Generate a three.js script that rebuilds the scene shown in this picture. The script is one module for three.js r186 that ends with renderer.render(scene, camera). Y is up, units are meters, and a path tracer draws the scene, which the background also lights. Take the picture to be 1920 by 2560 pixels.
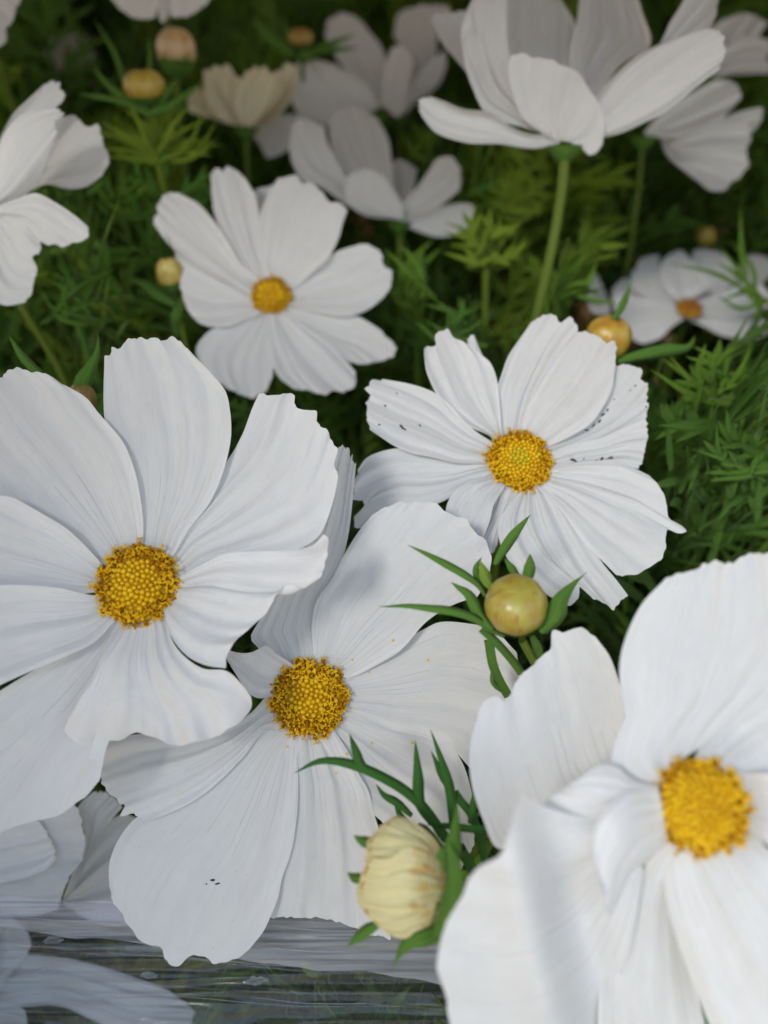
import * as THREE from 'three';
import { mergeGeometries } from 'three/addons/utils/BufferGeometryUtils.js';
import { ImprovedNoise } from 'three/addons/math/ImprovedNoise.js';

// ------------------------------------------------------------------ camera, sky, sun, exposure
const scene = new THREE.Scene();
const HC = 0.66, PITCH = -38;
const camera = new THREE.PerspectiveCamera(60, 0.75, 0.01, 60);
camera.position.set(0, HC, 0);
camera.rotation.set(THREE.MathUtils.degToRad(PITCH), 0, 0);
camera.updateMatrixWorld(true);
camera.focus = 0.205;
camera.userData.fStop = 7.5;

const renderer = new THREE.WebGLRenderer({ antialias: true });
renderer.toneMapping = THREE.LinearToneMapping;
renderer.toneMappingExposure = 1.17;
renderer.shadowMap.enabled = true;

{ // an even, slightly blue overcast sky
  const w = 128, h = 64, data = new Float32Array(w * h * 4);
  for (let j = 0; j < h; j++) for (let i = 0; i < w; i++) {
    const el = ((j + 0.5) / h - 0.5) * Math.PI, s = Math.sin(el), k = (j * w + i) * 4;
    const b = s > 0 ? 0.86 + 0.14 * s : 0.86 * Math.max(0.25, 1 + 3 * s);
    const t = Math.max(0, Math.min(1, s * 1.6)); data[k] = (1.28 - 0.59 * t) * b; data[k + 1] = (1.04 - 0.10 * t) * b; data[k + 2] = (0.66 + 0.62 * t) * b; data[k + 3] = 1;
  }
  const sky = new THREE.DataTexture(data, w, h, THREE.RGBAFormat, THREE.FloatType);
  sky.mapping = THREE.EquirectangularReflectionMapping; sky.magFilter = THREE.LinearFilter; sky.needsUpdate = true;
  scene.background = sky; scene.environment = sky;
}
const sun = new THREE.DirectionalLight(new THREE.Color(1.0, 0.96, 0.88), 1.5);
sun.position.set(-0.75, 1.75, 0.85); sun.target.position.set(0, 0.5, -0.25);
sun.castShadow = true; sun.shadow.radius = 22; sun.shadow.mapSize.set(2048, 2048);
Object.assign(sun.shadow.camera, { left: -1, right: 1, top: 1, bottom: -1, near: 0.1, far: 4 });
scene.add(sun, sun.target);

// ------------------------------------------------------------------ helpers
let seedState = 12345;
const rnd = () => { seedState = (seedState + 0x6d2b79f5) | 0; let t = Math.imul(seedState ^ (seedState >>> 15), 1 | seedState); t = (t + Math.imul(t ^ (t >>> 7), 61 | t)) ^ t; return ((t ^ (t >>> 14)) >>> 0) / 4294967296; };
const rr = (a, b) => a + (b - a) * rnd();
const noise = new ImprovedNoise();
const V = (x, y, z) => new THREE.Vector3(x, y, z);
const F = 1280 / Math.tan(THREE.MathUtils.degToRad(30));
const MW = camera.matrixWorld, EYE = camera.position.clone();
const toWorldDir = (n) => V(n[0], n[1], n[2]).transformDirection(MW);
const ray = (px, py) => V((px - 960) / F, -(py - 1280) / F, -1).applyMatrix4(MW).sub(EYE);   // length per unit depth
const at = (px, py, dz) => ray(px, py).multiplyScalar(dz).add(EYE);
const INV = MW.clone().invert();
const toPix = (p) => { const q = p.clone().applyMatrix4(INV); return [960 + F * q.x / -q.z, 1280 - F * q.y / -q.z, -q.z]; };
const names = {};
function numbered(n) { const k = names[n] = (names[n] ?? -1) + 1; return k ? n + '_' + String(k).padStart(3, '0') : n; }
function thing(name, label, category, pos, group) {
  const o = new THREE.Group(); o.name = numbered(name); o.position.copy(pos); scene.add(o);
  o.userData = { label, category }; if (group) o.userData.group = group;
  return o;
}
function shade(m) { m.castShadow = true; m.receiveShadow = true; return m; }
// a mesh whose geometry is given in world metres, as a child of root (whose position is subtracted)
function part(name, geo, mat, root, own = true) {
  if (own) { const p = V(0, 0, 0); for (let r = root; r && r !== scene; r = r.parent) p.add(r.position); geo.translate(-p.x, -p.y, -p.z); }
  const m = shade(new THREE.Mesh(geo, mat)); m.name = name; root.add(m); return m;
}
function gridGeo(nu, nv, f, uvf) {
  const pos = [], uv = [], idx = [];
  for (let i = 0; i <= nu; i++) for (let j = 0; j <= nv; j++) { const p = f(i / nu, j / nv); pos.push(p.x, p.y, p.z); const q = uvf ? uvf(i / nu, j / nv) : [j / nv, i / nu]; uv.push(q[0], q[1]); }
  for (let i = 0; i < nu; i++) for (let j = 0; j < nv; j++) { const a = i * (nv + 1) + j, b = a + 1, c = a + nv + 1, d = c + 1; idx.push(a, b, d, a, d, c); }
  const g = new THREE.BufferGeometry();
  g.setAttribute('position', new THREE.Float32BufferAttribute(pos, 3)); g.setAttribute('uv', new THREE.Float32BufferAttribute(uv, 2));
  g.setIndex(idx); g.computeVertexNormals(); return g;
}
function curve2(pts) { // arc-length sampled spline through 2-D points
  if (pts.length < 3) { const [a, b] = pts; return (t) => [a[0] + (b[0] - a[0]) * t, a[1] + (b[1] - a[1]) * t]; }
  const c = new THREE.CatmullRomCurve3(pts.map((p) => V(p[0], p[1], 0)), false, 'centripetal'); c.arcLengthDivisions = 120;
  return (t) => { const p = c.getPointAt(Math.min(1, Math.max(0, t))); return [p.x, p.y]; };
}
function paint(geo, f) { // vertex pigment
  const p = geo.attributes.position, c = new Float32Array(p.count * 3), q = V(0, 0, 0);
  for (let i = 0; i < p.count; i++) { q.fromBufferAttribute(p, i); const k = f(q, i); c[3 * i] = k[0]; c[3 * i + 1] = k[1]; c[3 * i + 2] = k[2]; }
  geo.setAttribute('color', new THREE.BufferAttribute(c, 3)); return geo;
}

// ------------------------------------------------------------------ materials
function veinTexture(seed, cream) {
  const w = 512, h = 1024, c = document.createElement('canvas'); c.width = w; c.height = h;
  const b = document.createElement('canvas'); b.width = w; b.height = h;
  const g = c.getContext('2d'), gb = b.getContext('2d');
  g.fillStyle = cream ? '#e9e0c2' : '#e9e9e9'; g.fillRect(0, 0, w, h); gb.fillStyle = '#a0a0a0'; gb.fillRect(0, 0, w, h);
  seedState = seed;
  // faint blotches and fibres of the petal tissue
  for (let k = 0; k < 420; k++) { g.fillStyle = `rgba(${rnd() < 0.5 ? '255,255,255' : '212,214,222'},${rr(0.02, 0.07)})`; g.beginPath(); g.ellipse(rr(0, w), rr(0, h), rr(4, 26), rr(14, 90), rr(-0.1, 0.1), 0, 7); g.fill(); }
  for (let k = 0; k < 500; k++) { const x = rr(0, w), y = rr(0, h), l = rr(40, 240), v = rnd() < 0.5; gb.strokeStyle = v ? `rgba(190,190,190,${rr(0.1, 0.35)})` : `rgba(110,110,110,${rr(0.1, 0.35)})`; gb.lineWidth = rr(1, 5); gb.beginPath(); gb.moveTo(x, y); gb.quadraticCurveTo(x + rr(-6, 6), y + l / 2, x + rr(-10, 10), y + l); gb.stroke(); }
  const line = (x0, y0, x1, y1, wd, a, bend) => { for (const [q, col] of [[g, `rgba(140,143,152,${a})`], [gb, `rgba(40,40,40,${Math.min(1, a * 1.9)})`]]) { q.strokeStyle = col; q.lineWidth = wd; q.beginPath(); q.moveTo(x0, y0); q.bezierCurveTo(x0 + bend, y0 + (y1 - y0) * 0.33, x1 - bend, y0 + (y1 - y0) * 0.66, x1, y1); q.stroke(); } };
  const n = 15;
  for (let i = 0; i < n; i++) {
    const x = (i + 0.5 + rr(-0.22, 0.22)) / n * w, len = rr(0.6, 0.98) * h, bend = rr(-7, 7), x1 = x + rr(-12, 12), strong = rr(0.3, 1);
    line(x, h, x1, h - len, 1.4, 0.13 * strong, bend); line(x, h, x + (x1 - x) * 0.5, h - len * rr(0.35, 0.65), 1.7, 0.48 * strong, bend * 0.5);
    for (let q = 0; q < 3; q++) { const yy = h - len * rr(0.35, 0.9), s = rnd() < 0.5 ? -1 : 1; line(x + (x1 - x) * 0.5, yy, x + s * rr(8, 20), yy - rr(90, 200), 1.3, 0.1, s * 3); }
    if (rnd() < 0.7) { g.strokeStyle = `rgba(214,208,158,${rr(0.15, 0.4)})`; g.lineWidth = rr(4, 12); g.beginPath(); g.moveTo(x + 14, h); g.lineTo(x + 14 + rr(-5, 5), h - rr(40, 230)); g.stroke(); }
  }
  for (let k = 0; k < 26; k++) { g.fillStyle = `rgba(120,118,124,${rr(0.2, 0.6)})`; g.beginPath(); g.ellipse(rr(0, w), rr(0, h), rr(0.6, 1.8), rr(0.8, 2.4), 0, 0, 7); g.fill(); }
  const map = new THREE.CanvasTexture(c); map.colorSpace = THREE.SRGBColorSpace; map.anisotropy = 8;
  const bump = new THREE.CanvasTexture(b);
  return [map, bump];
}
function petalMaterial(seed, tint, cream = false) {
  const [map, bump] = veinTexture(seed, cream);
  return new THREE.MeshPhysicalMaterial({ color: new THREE.Color().setRGB(...tint), map, bumpMap: bump, bumpScale: 0.00005, roughness: 1, transmission: 0.24, thickness: 0, specularIntensity: 0.2, side: THREE.DoubleSide });
}
const PETAL = [petalMaterial(11, [1, 1, 1.01]), petalMaterial(47, [0.99, 0.99, 1.0]), petalMaterial(91, [1, 0.99, 0.99])];
const CREAM = petalMaterial(73, [1, 1, 1], true);
const LEAFMAP = (() => { // fibres, paler ribs and yellowed flecks along a blade
  const c = document.createElement('canvas'); c.width = 128; c.height = 512; const g = c.getContext('2d'); seedState = 321; g.fillStyle = '#d8d8d8'; g.fillRect(0, 0, 128, 512);
  for (let k = 0; k < 500; k++) { const v = rr(150, 255) | 0; g.strokeStyle = `rgba(${v},${v},${(v * 0.85) | 0},${rr(0.1, 0.35)})`; g.lineWidth = rr(0.6, 3); const x = rr(0, 128), y = rr(-50, 500); g.beginPath(); g.moveTo(x, y); g.lineTo(x + rr(-4, 4), y + rr(30, 160)); g.stroke(); }
  for (const x of [32, 64, 96]) { g.strokeStyle = 'rgba(255,255,230,0.55)'; g.lineWidth = 3.5; g.beginPath(); g.moveTo(x, 512); g.lineTo(x, 60); g.stroke(); g.strokeStyle = 'rgba(110,120,90,0.4)'; g.lineWidth = 1.5; g.beginPath(); g.moveTo(x + 4, 512); g.lineTo(x + 4, 80); g.stroke(); }
  for (let k = 0; k < 40; k++) { g.fillStyle = `rgba(255,240,150,${rr(0.1, 0.4)})`; g.beginPath(); g.ellipse(rr(0, 128), Math.pow(rnd(), 2) * 512, rr(2, 9), rr(3, 22), 0, 0, 7); g.fill(); }
  g.fillStyle = 'rgba(190,150,80,0.7)'; g.fillRect(0, 0, 128, 9);
  const t = new THREE.CanvasTexture(c); t.colorSpace = THREE.SRGBColorSpace; return t;
})();
const green = (r, g, b, t = 0.3) => new THREE.MeshPhysicalMaterial({ color: new THREE.Color().setRGB(r * 1.75, g * 1.62, b * 1.3), map: LEAFMAP, roughness: t > 0 ? 0.96 : 0.6, transmission: t, thickness: 0, specularIntensity: 0.35, side: THREE.DoubleSide });
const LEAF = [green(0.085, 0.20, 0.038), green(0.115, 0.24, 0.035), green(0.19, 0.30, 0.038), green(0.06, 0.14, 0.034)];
const BRACT = green(0.085, 0.20, 0.045, 0.2), STEM = green(0.10, 0.155, 0.03, 0), SPRIG = green(0.04, 0.135, 0.035, 0.15);
const FLORET = new THREE.MeshPhysicalMaterial({ vertexColors: true, roughness: 0.55, specularIntensity: 0.4, side: THREE.DoubleSide });
const BEAD = [[0.80, 0.50, 0.003], [0.84, 0.55, 0.006], [0.74, 0.43, 0.002], [0.66, 0.53, 0.012]].map((c) => new THREE.MeshPhysicalMaterial({ color: new THREE.Color().setRGB(...c), roughness: 0.45 }));
const DISC = new THREE.MeshStandardMaterial({ color: new THREE.Color().setRGB(0.46, 0.24, 0.006), roughness: 0.9 });
const RUST = new THREE.MeshStandardMaterial({ color: new THREE.Color().setRGB(0.42, 0.15, 0.02), roughness: 0.8 });
const POLLEN = new THREE.MeshStandardMaterial({ color: new THREE.Color().setRGB(0.78, 0.55, 0.08), roughness: 0.8 });
const SPECK = new THREE.MeshStandardMaterial({ color: new THREE.Color().setRGB(0.018, 0.017, 0.02), roughness: 0.85 });
const BUDSKIN = new THREE.MeshPhysicalMaterial({ vertexColors: true, roughness: 0.38, clearcoat: 0.4, clearcoatRoughness: 0.3, side: THREE.DoubleSide });

// ------------------------------------------------------------------ the ground and the trolley shelf above
{
  const soilCanvas = document.createElement('canvas'); soilCanvas.width = soilCanvas.height = 512;
  const g = soilCanvas.getContext('2d'); g.fillStyle = '#2b2119'; g.fillRect(0, 0, 512, 512);
  for (let k = 0; k < 5000; k++) { g.fillStyle = `rgba(${rr(20, 90) | 0},${rr(15, 65) | 0},${rr(10, 45) | 0},0.5)`; g.beginPath(); g.ellipse(rr(0, 512), rr(0, 512), rr(1, 5), rr(1, 4), rr(0, 3), 0, 7); g.fill(); }
  const t = new THREE.CanvasTexture(soilCanvas); t.colorSpace = THREE.SRGBColorSpace; t.wrapS = t.wrapT = THREE.RepeatWrapping; t.repeat.set(80, 80);
  const m = shade(new THREE.Mesh(new THREE.PlaneGeometry(24, 24, 8, 8), new THREE.MeshStandardMaterial({ map: t, bumpMap: t, bumpScale: 0.003, roughness: 1 })));
  m.rotation.x = -Math.PI / 2; m.name = 'ground'; m.userData = { kind: 'structure' }; scene.add(m);

  const pave = new THREE.MeshStandardMaterial({ color: new THREE.Color().setRGB(0.42, 0.37, 0.31), roughness: 0.95 });
  const pv = shade(new THREE.Mesh(new THREE.BoxGeometry(8, 0.05, 5).translate(0, 0.025, 2.62), pave)); pv.name = 'pavement'; pv.userData = { kind: 'structure' }; scene.add(pv);
  const wood = new THREE.MeshStandardMaterial({ color: new THREE.Color().setRGB(0.62, 0.40, 0.18), roughness: 0.8 });
  const dark = wood;
  const s = thing('trolley', 'plant trolley with a wooden upper shelf standing over the back flowers', 'trolley', V(0, 0, -0.9));
  const box = (name, w, h, d, x, y, z, mat) => part(name, new THREE.BoxGeometry(w, h, d).translate(x, y, z), mat, s);
  box('shelf_board', 1.5, 0.018, 1.02, 0, HC + 0.25, -0.535, wood);
  box('back_board', 1.5, 1.5, 0.012, 0, 0.755, -1.14, dark);
  const s2 = thing('trolley', 'second plant trolley with wooden shelves standing in front, beside the photographer', 'trolley', V(-0.75, 0.05, 0.6));
  for (const [y, d] of [[HC + 0.30, 0.02], [0.16, 0.02]]) part('shelf_board', new THREE.BoxGeometry(0.92, d, 1.1).translate(-0.77, y, 0.69), wood, s2);
  for (const x of [-1.24, -0.34]) for (const z of [0.17, 1.24]) part('post', new THREE.BoxGeometry(0.02, 1.3, 0.02).translate(x, 0.7, z), wood, s2);
  for (const x of [-0.77, 0.77]) box('post', 0.03, 1.6, 0.03, x, 0.8, -1.1, dark);
}

// ------------------------------------------------------------------ petals
// A petal is a curved sheet spanned between its two side edges and its tip; the photograph gives the direction of each
// edge point, the flower's own plane (through its centre, at its distance) gives where along that direction it lies.
const PIX = new Map();
const MASK = new Float32Array(120 * 160).fill(99), maskAt = (x, y) => { const i = Math.floor((x + 240) / 20), j = Math.floor((y + 320) / 20); return i < 0 || j < 0 || i >= 120 || j >= 160 ? -1 : j * 120 + i; };
const clear = [];   // [px, py, radius, depth] of what foliage must not stand in front of
function petal(root, C, L, T, R, o = {}) {
  const cr = C.crop, X = (p) => [cr[0] + cr[2] * p[0], cr[1] + cr[2] * p[1]];
  if (C.disc && !o.n && !o.dz) { // the claw of the petal runs in under the disc
    const ce = [(C.px - cr[0]) / cr[2], (C.py - cr[1]) / cr[2]], inn = (p) => [p[0] + (ce[0] - p[0]) * 0.4, p[1] + (ce[1] - p[1]) * 0.4];
    L = [inn(L[0]), ...L]; R = [inn(R[0]), ...R];
  }
  const cl = curve2(L.map(X)), ct = curve2(T.map(X)), crv = curve2(R.map(X));
  const a0 = X(L[0]), b0 = X(R[0]), a1 = X(L[L.length - 1]), b1 = X(R[R.length - 1]);
  const n = o.n ? toWorldDir(o.n) : C.n, nd0 = n.dot(C.c.clone().sub(EYE));
  const A = (o.A ?? C.A ?? 0.5) * 1.0e-3, k = o.k ?? rr(2.3, 3.4), ph = rr(0, 6), ph2 = rr(0, 6), sd = rr(0, 90);
  const lift = (o.lift ?? 0) * 1.5e-3, cup = (o.cup ?? C.cup ?? 0) * 1e-3, curl = (o.curl ?? C.curl ?? 0) * 1e-3, roll = (o.roll ?? 0) * 1.5e-3, tr = (o.tr ?? C.tr ?? 1) * 1e-3, wv = (o.wave ?? 0.7) * 1e-3;
  const dz = (o.dz ?? 0) * 1e-3, nu = 40, nv = 56, pix = [];
  const sm = (x) => x * x * (3 - 2 * x);
  const geo = gridGeo(nu, nv, (u, v) => {
    const l = cl(u), r = crv(u), t = ct(v), q = [0, 0];
    for (let i = 0; i < 2; i++) q[i] = (1 - v) * l[i] + v * r[i] + (1 - u) * (a0[i] + (b0[i] - a0[i]) * v) + u * t[i] - ((1 - u) * ((1 - v) * a0[i] + v * b0[i]) + u * ((1 - v) * a1[i] + v * b1[i]));
    { const m = [(l[0] + r[0]) / 2, (l[1] + r[1]) / 2], e = 0.24 * (1 - u) ** 1.5; q[0] += (q[0] - m[0]) * e; q[1] += (q[1] - m[1]) * e; }
    if (u > 0.8) { const j = 0.02 * ((u - 0.8) / 0.2) ** 2 * (noise.noise(v * 13 + sd, 5.5, sd) + 0.6 * noise.noise(v * 29 + sd, 1.5, sd)); q[0] += (q[0] - (a0[0] + b0[0]) / 2) * j; q[1] += (q[1] - (a0[1] + b0[1]) / 2) * j; }
    pix.push(q);
    const w = 2 * v - 1, env = 0.35 + 0.65 * Math.sin(Math.PI * (0.1 + 0.72 * u));
    let h = lift * sm(Math.min(1, u * 2.2)) + cup * u + curl * u * u * u + roll * w * sm(Math.min(1, u * 1.6)) + tr * (w * w - 0.35) * Math.sin(Math.PI * (0.12 + 0.72 * u));
    if (o.hf) h += o.hf(q[0], q[1]);
    h += A * env * (0.42 * Math.cos(w * Math.PI * k + ph) + 0.2 * Math.cos(w * Math.PI * k * 2.13 + ph2) + 0.95 * noise.noise(w * k * 1.15 + sd, u * 0.7, 7.7) + 0.3 * noise.noise(w * k * 3.1 + sd, u * 0.9, 2.2));
    h += wv * u * u * noise.noise(w * 1.7 + sd, u * 2.1, sd) + wv * 1.3 * Math.pow(u, 5) * noise.noise(w * 5 + sd, u * 2, sd);
    const d = ray(q[0], q[1]), nd = n.dot(d), s = (nd0 + dz * n.dot(ray(C.px, C.py)) * (1) + h) / nd;
    const mi = maskAt(q[0], q[1]); if (mi >= 0) MASK[mi] = Math.min(MASK[mi], s);
    return d.multiplyScalar(s).add(EYE);
  });
  const m = part(o.name ?? 'petal', geo, o.mat ?? C.mat ?? PETAL[(rnd() * 3) | 0], root);
  PIX.set(m, pix);
  return m;
}
function tube(pts, radii, seg = 40, rad = 8) {
  const c = new THREE.CatmullRomCurve3(pts, false, 'centripetal'), fr = c.computeFrenetFrames(seg), N = fr.normals, B = fr.binormals;
  return gridGeo(seg, rad, (u, v) => { const i = Math.round(u * seg), p = c.getPointAt(u), x = u * (radii.length - 1), k = Math.min(radii.length - 2, Math.floor(x)), r = radii[k] + (radii[k + 1] - radii[k]) * (x - k), a = v * Math.PI * 2; return p.addScaledVector(N[i], r * Math.cos(a)).addScaledVector(B[i], r * Math.sin(a)); });
}
const frame = (n) => { const z = n.clone().normalize(), x = V(0, 1, 0).cross(z).normalize(); if (x.lengthSq() < 0.5) x.set(1, 0, 0); return new THREE.Matrix4().makeBasis(x, z.clone().cross(x), z); };

// florets of the disc: a bead (closed) and a star with a forked style (open)
const beadGeo = new THREE.SphereGeometry(1, 8, 5);
const starGeos = [0, 1, 2].map((s) => {
  seedState = 500 + s; const list = [];
  const amber = [0.78, 0.44, 0.004], brown = [0.42, 0.18, 0.005], yel = [0.84, 0.50, 0.006];
  const tubeG = new THREE.CylinderGeometry(0.62, 0.42, 1.5, 5, 1, true).rotateX(Math.PI / 2).translate(0, 0, -0.7); list.push(paint(tubeG, () => brown));
  for (let k = 0; k < 5; k++) { // five pointed lobes bent outwards
    const a = k / 5 * 6.283 + rr(-0.15, 0.15), bend = rr(0.2, 0.7);
    const g = gridGeo(3, 2, (u, v) => { const w = (v - 0.5) * 0.95 * (1 - u * 0.92), r = 0.55 + u * 0.85, z = u * 0.75 - bend * u * u; return V(r * Math.cos(a) - w * Math.sin(a), r * Math.sin(a) + w * Math.cos(a), z - 0.06 * Math.abs(v - 0.5)); });
    const c = rnd() < 0.5 ? yel : amber; list.push(paint(g, () => c));
  }
  const an = new THREE.CylinderGeometry(0.2, 0.3, 0.9, 5, 1).rotateX(Math.PI / 2).translate(0, 0, 0.2); list.push(paint(an, () => brown));
  if (s < 2) for (const q of [-1, 1]) { const g = tube([V(0, 0, 0.5), V(q * 0.1, 0, 1.0), V(q * 0.5, 0.06, 1.35), V(q * 0.75, 0.1, 1.05)], [0.15, 0.15, 0.17, 0.07], 5, 4); list.push(paint(g, () => yel)); }
  list.forEach((g) => { g.deleteAttribute('uv'); });
  return mergeGeometries(list.map((g) => g.index ? g.toNonIndexed() : g));
});
function disc(root, c, n, R, o = {}) {
  const M = frame(n), inner = o.inner ?? 0.64, dome = o.dome ?? 0.3;
  const core = new THREE.SphereGeometry(1, 20, 10, 0, 6.283, 0, Math.PI / 2).rotateX(Math.PI / 2).scale(R * 0.97, R * 0.97, R * dome * 0.8);
  core.applyMatrix4(M).translate(c.x, c.y, c.z);
  const d = part('disc', core, DISC, root);
  const rb = R * (o.bead ?? 0.06), count = Math.round(0.72 * (inner * R / rb) ** 2);
  const P = V(0, 0, 0).sub(V(0, 0, 0)); for (let r = root; r && r !== scene; r = r.parent) P.add(r.position);
  const put = (name, geo, mat, x, y, z, s, tilt, az, spin, sz = 1) => {
    const m = shade(new THREE.Mesh(geo, mat)); m.name = name; d.add(m);
    const L = new THREE.Matrix4().makeTranslation(x, y, z).multiply(new THREE.Matrix4().makeRotationZ(az)).multiply(new THREE.Matrix4().makeRotationY(tilt)).multiply(new THREE.Matrix4().makeRotationZ(spin)).multiply(new THREE.Matrix4().makeScale(s, s, s * sz));
    const W = new THREE.Matrix4().makeTranslation(c.x - P.x, c.y - P.y, c.z - P.z).multiply(M).multiply(L);
    W.decompose(m.position, m.quaternion, m.scale);
  };
  for (let i = 0; i < count; i++) {
    const r = inner * R * Math.sqrt((i + 0.5) / count), a = i * 2.39996, z = R * dome * Math.sqrt(Math.max(0, 1 - (r / R) ** 2)) * 0.86;
    put('floret', beadGeo, o.rust ? RUST : BEAD[i < count * 0.22 && o.greenCore ? 3 : (rnd() * 3) | 0], r * Math.cos(a), r * Math.sin(a), z, rb * rr(0.85, 1.3), r / R * 0.5 + rr(-0.2, 0.2), a, 0, rr(1.1, 1.9));
  }
  const rows = o.rows ?? [[0.73, 20], [0.86, 25], [0.97, 27]];
  for (const [q, cnt] of rows) for (let i = 0; i < cnt; i++) {
    const a = (i + rr(-0.3, 0.3)) / cnt * 6.283 + q * 9, r = R * q * rr(0.93, 1.07), z = R * dome * Math.sqrt(Math.max(0, 1 - Math.min(1, r / R) ** 2)) * 0.8 + R * 0.05;
    put('open_floret', starGeos[(rnd() * 3) | 0], o.rust ? RUST : FLORET, r * Math.cos(a), r * Math.sin(a), z, R * rr(0.09, 0.155), Math.min(1.2, (q - 0.3) * 1.5) + rr(-0.5, 0.5), a, rr(0, 6));
  }
}
function stemDown(p, n, r, end, pts) {
  const q = pts ? pts.map((a) => at(...a)) : [p.clone(), p.clone().addScaledVector(n, -0.012), p.clone().addScaledVector(n, -0.025).add(V(0, -0.03, 0))];
  const l = q[q.length - 1];
  q.push(V(l.x * 0.7 + end.x * 0.3, l.y * 0.6, l.z * 0.7 + end.z * 0.3), V(end.x, 0.0, end.z));
  return tube(q, [r, r * 1.05, r * 1.2, r * 1.4], 48, 8);
}
function flower(label, px, py, dz, nCam, crop, petals, o = {}) {
  const c = at(px, py, dz), n = toWorldDir(nCam).normalize();
  const back = c.clone().addScaledVector(n, -0.05), end = o.end ? V(o.end[0], 0, o.end[1]) : V(back.x + rr(-0.02, 0.02), 0, back.z - 0.02);
  const root = thing(o.name ?? 'cosmos_flower', label, 'flower', end, 'white cosmos flowers');
  const C = { px, py, c, n, crop, ...o };
  const made = petals.map((p) => petal(root, C, p[0], p[1], p[2], p[3]));
  if (o.disc) disc(root, at(px, py, dz).addScaledVector(n, 0.0008), o.discN ? toWorldDir(o.discN) : n, o.disc / F * dz, o.discOpt);
  const calyx = new THREE.LatheGeometry([[0.0001, -0.006], [0.002, -0.0055], [0.0042, -0.003], [0.0058, -0.0004]].map((q) => new THREE.Vector2(...q)), 14).rotateX(Math.PI / 2);
  const cb = o.calyxAt ? at(...o.calyxAt) : c.clone().addScaledVector(n, -0.0016);
  const sn = o.stemN ? toWorldDir(o.stemN) : n;
  part('calyx', calyx.applyMatrix4(frame(sn)).translate(cb.x, cb.y, cb.z), BRACT, root);
  part('stem', stemDown(cb.clone().addScaledVector(sn, -0.005), sn, o.stemR ?? 0.0012, end, o.stemPts), STEM, root);
  clear.push([px, py, o.rad ?? 330, dz]);
  return { root, made, C };
}
// a small dark crumb or a grain of pollen lying on a petal, at a point of its sheet
function crumb(f, which, name, px, py, len, wid, ang, mat) {
  const m = f.made[which], pix = PIX.get(m); let best = 0, bd = 1e9;
  pix.forEach((q, i) => { const d = (q[0] - px) ** 2 + (q[1] - py) ** 2; if (d < bd) { bd = d; best = i; } });
  const p = V(0, 0, 0).fromBufferAttribute(m.geometry.attributes.position, best), nn = V(0, 0, 0).fromBufferAttribute(m.geometry.attributes.normal, best);
  const w = p.clone(); for (let r = m; r && r !== scene; r = r.parent) w.add(r.position);
  const toEye = EYE.clone().sub(w).normalize(); if (nn.dot(toEye) < 0) nn.negate();
  const s = w.distanceTo(EYE) / F, g = new THREE.IcosahedronGeometry(1, 1), q = g.attributes.position, sd = rnd() * 50;
  for (let i = 0; i < q.count; i++) { const k = 1 + 0.5 * noise.noise(q.getX(i) * 1.7 + sd, q.getY(i) * 1.7, q.getZ(i) * 1.7); q.setXYZ(i, q.getX(i) * k, q.getY(i) * k, q.getZ(i) * k); }
  g.computeVertexNormals();
  g.scale(len * s, wid * s, Math.min(len, wid) * s * 0.6).rotateZ(ang).applyMatrix4(frame(nn)).translate(p.x + nn.x * 0.0001, p.y + nn.y * 0.0001, p.z + nn.z * 0.0001);
  const c = shade(new THREE.Mesh(g, mat)); c.name = name; m.add(c);
}

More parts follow.
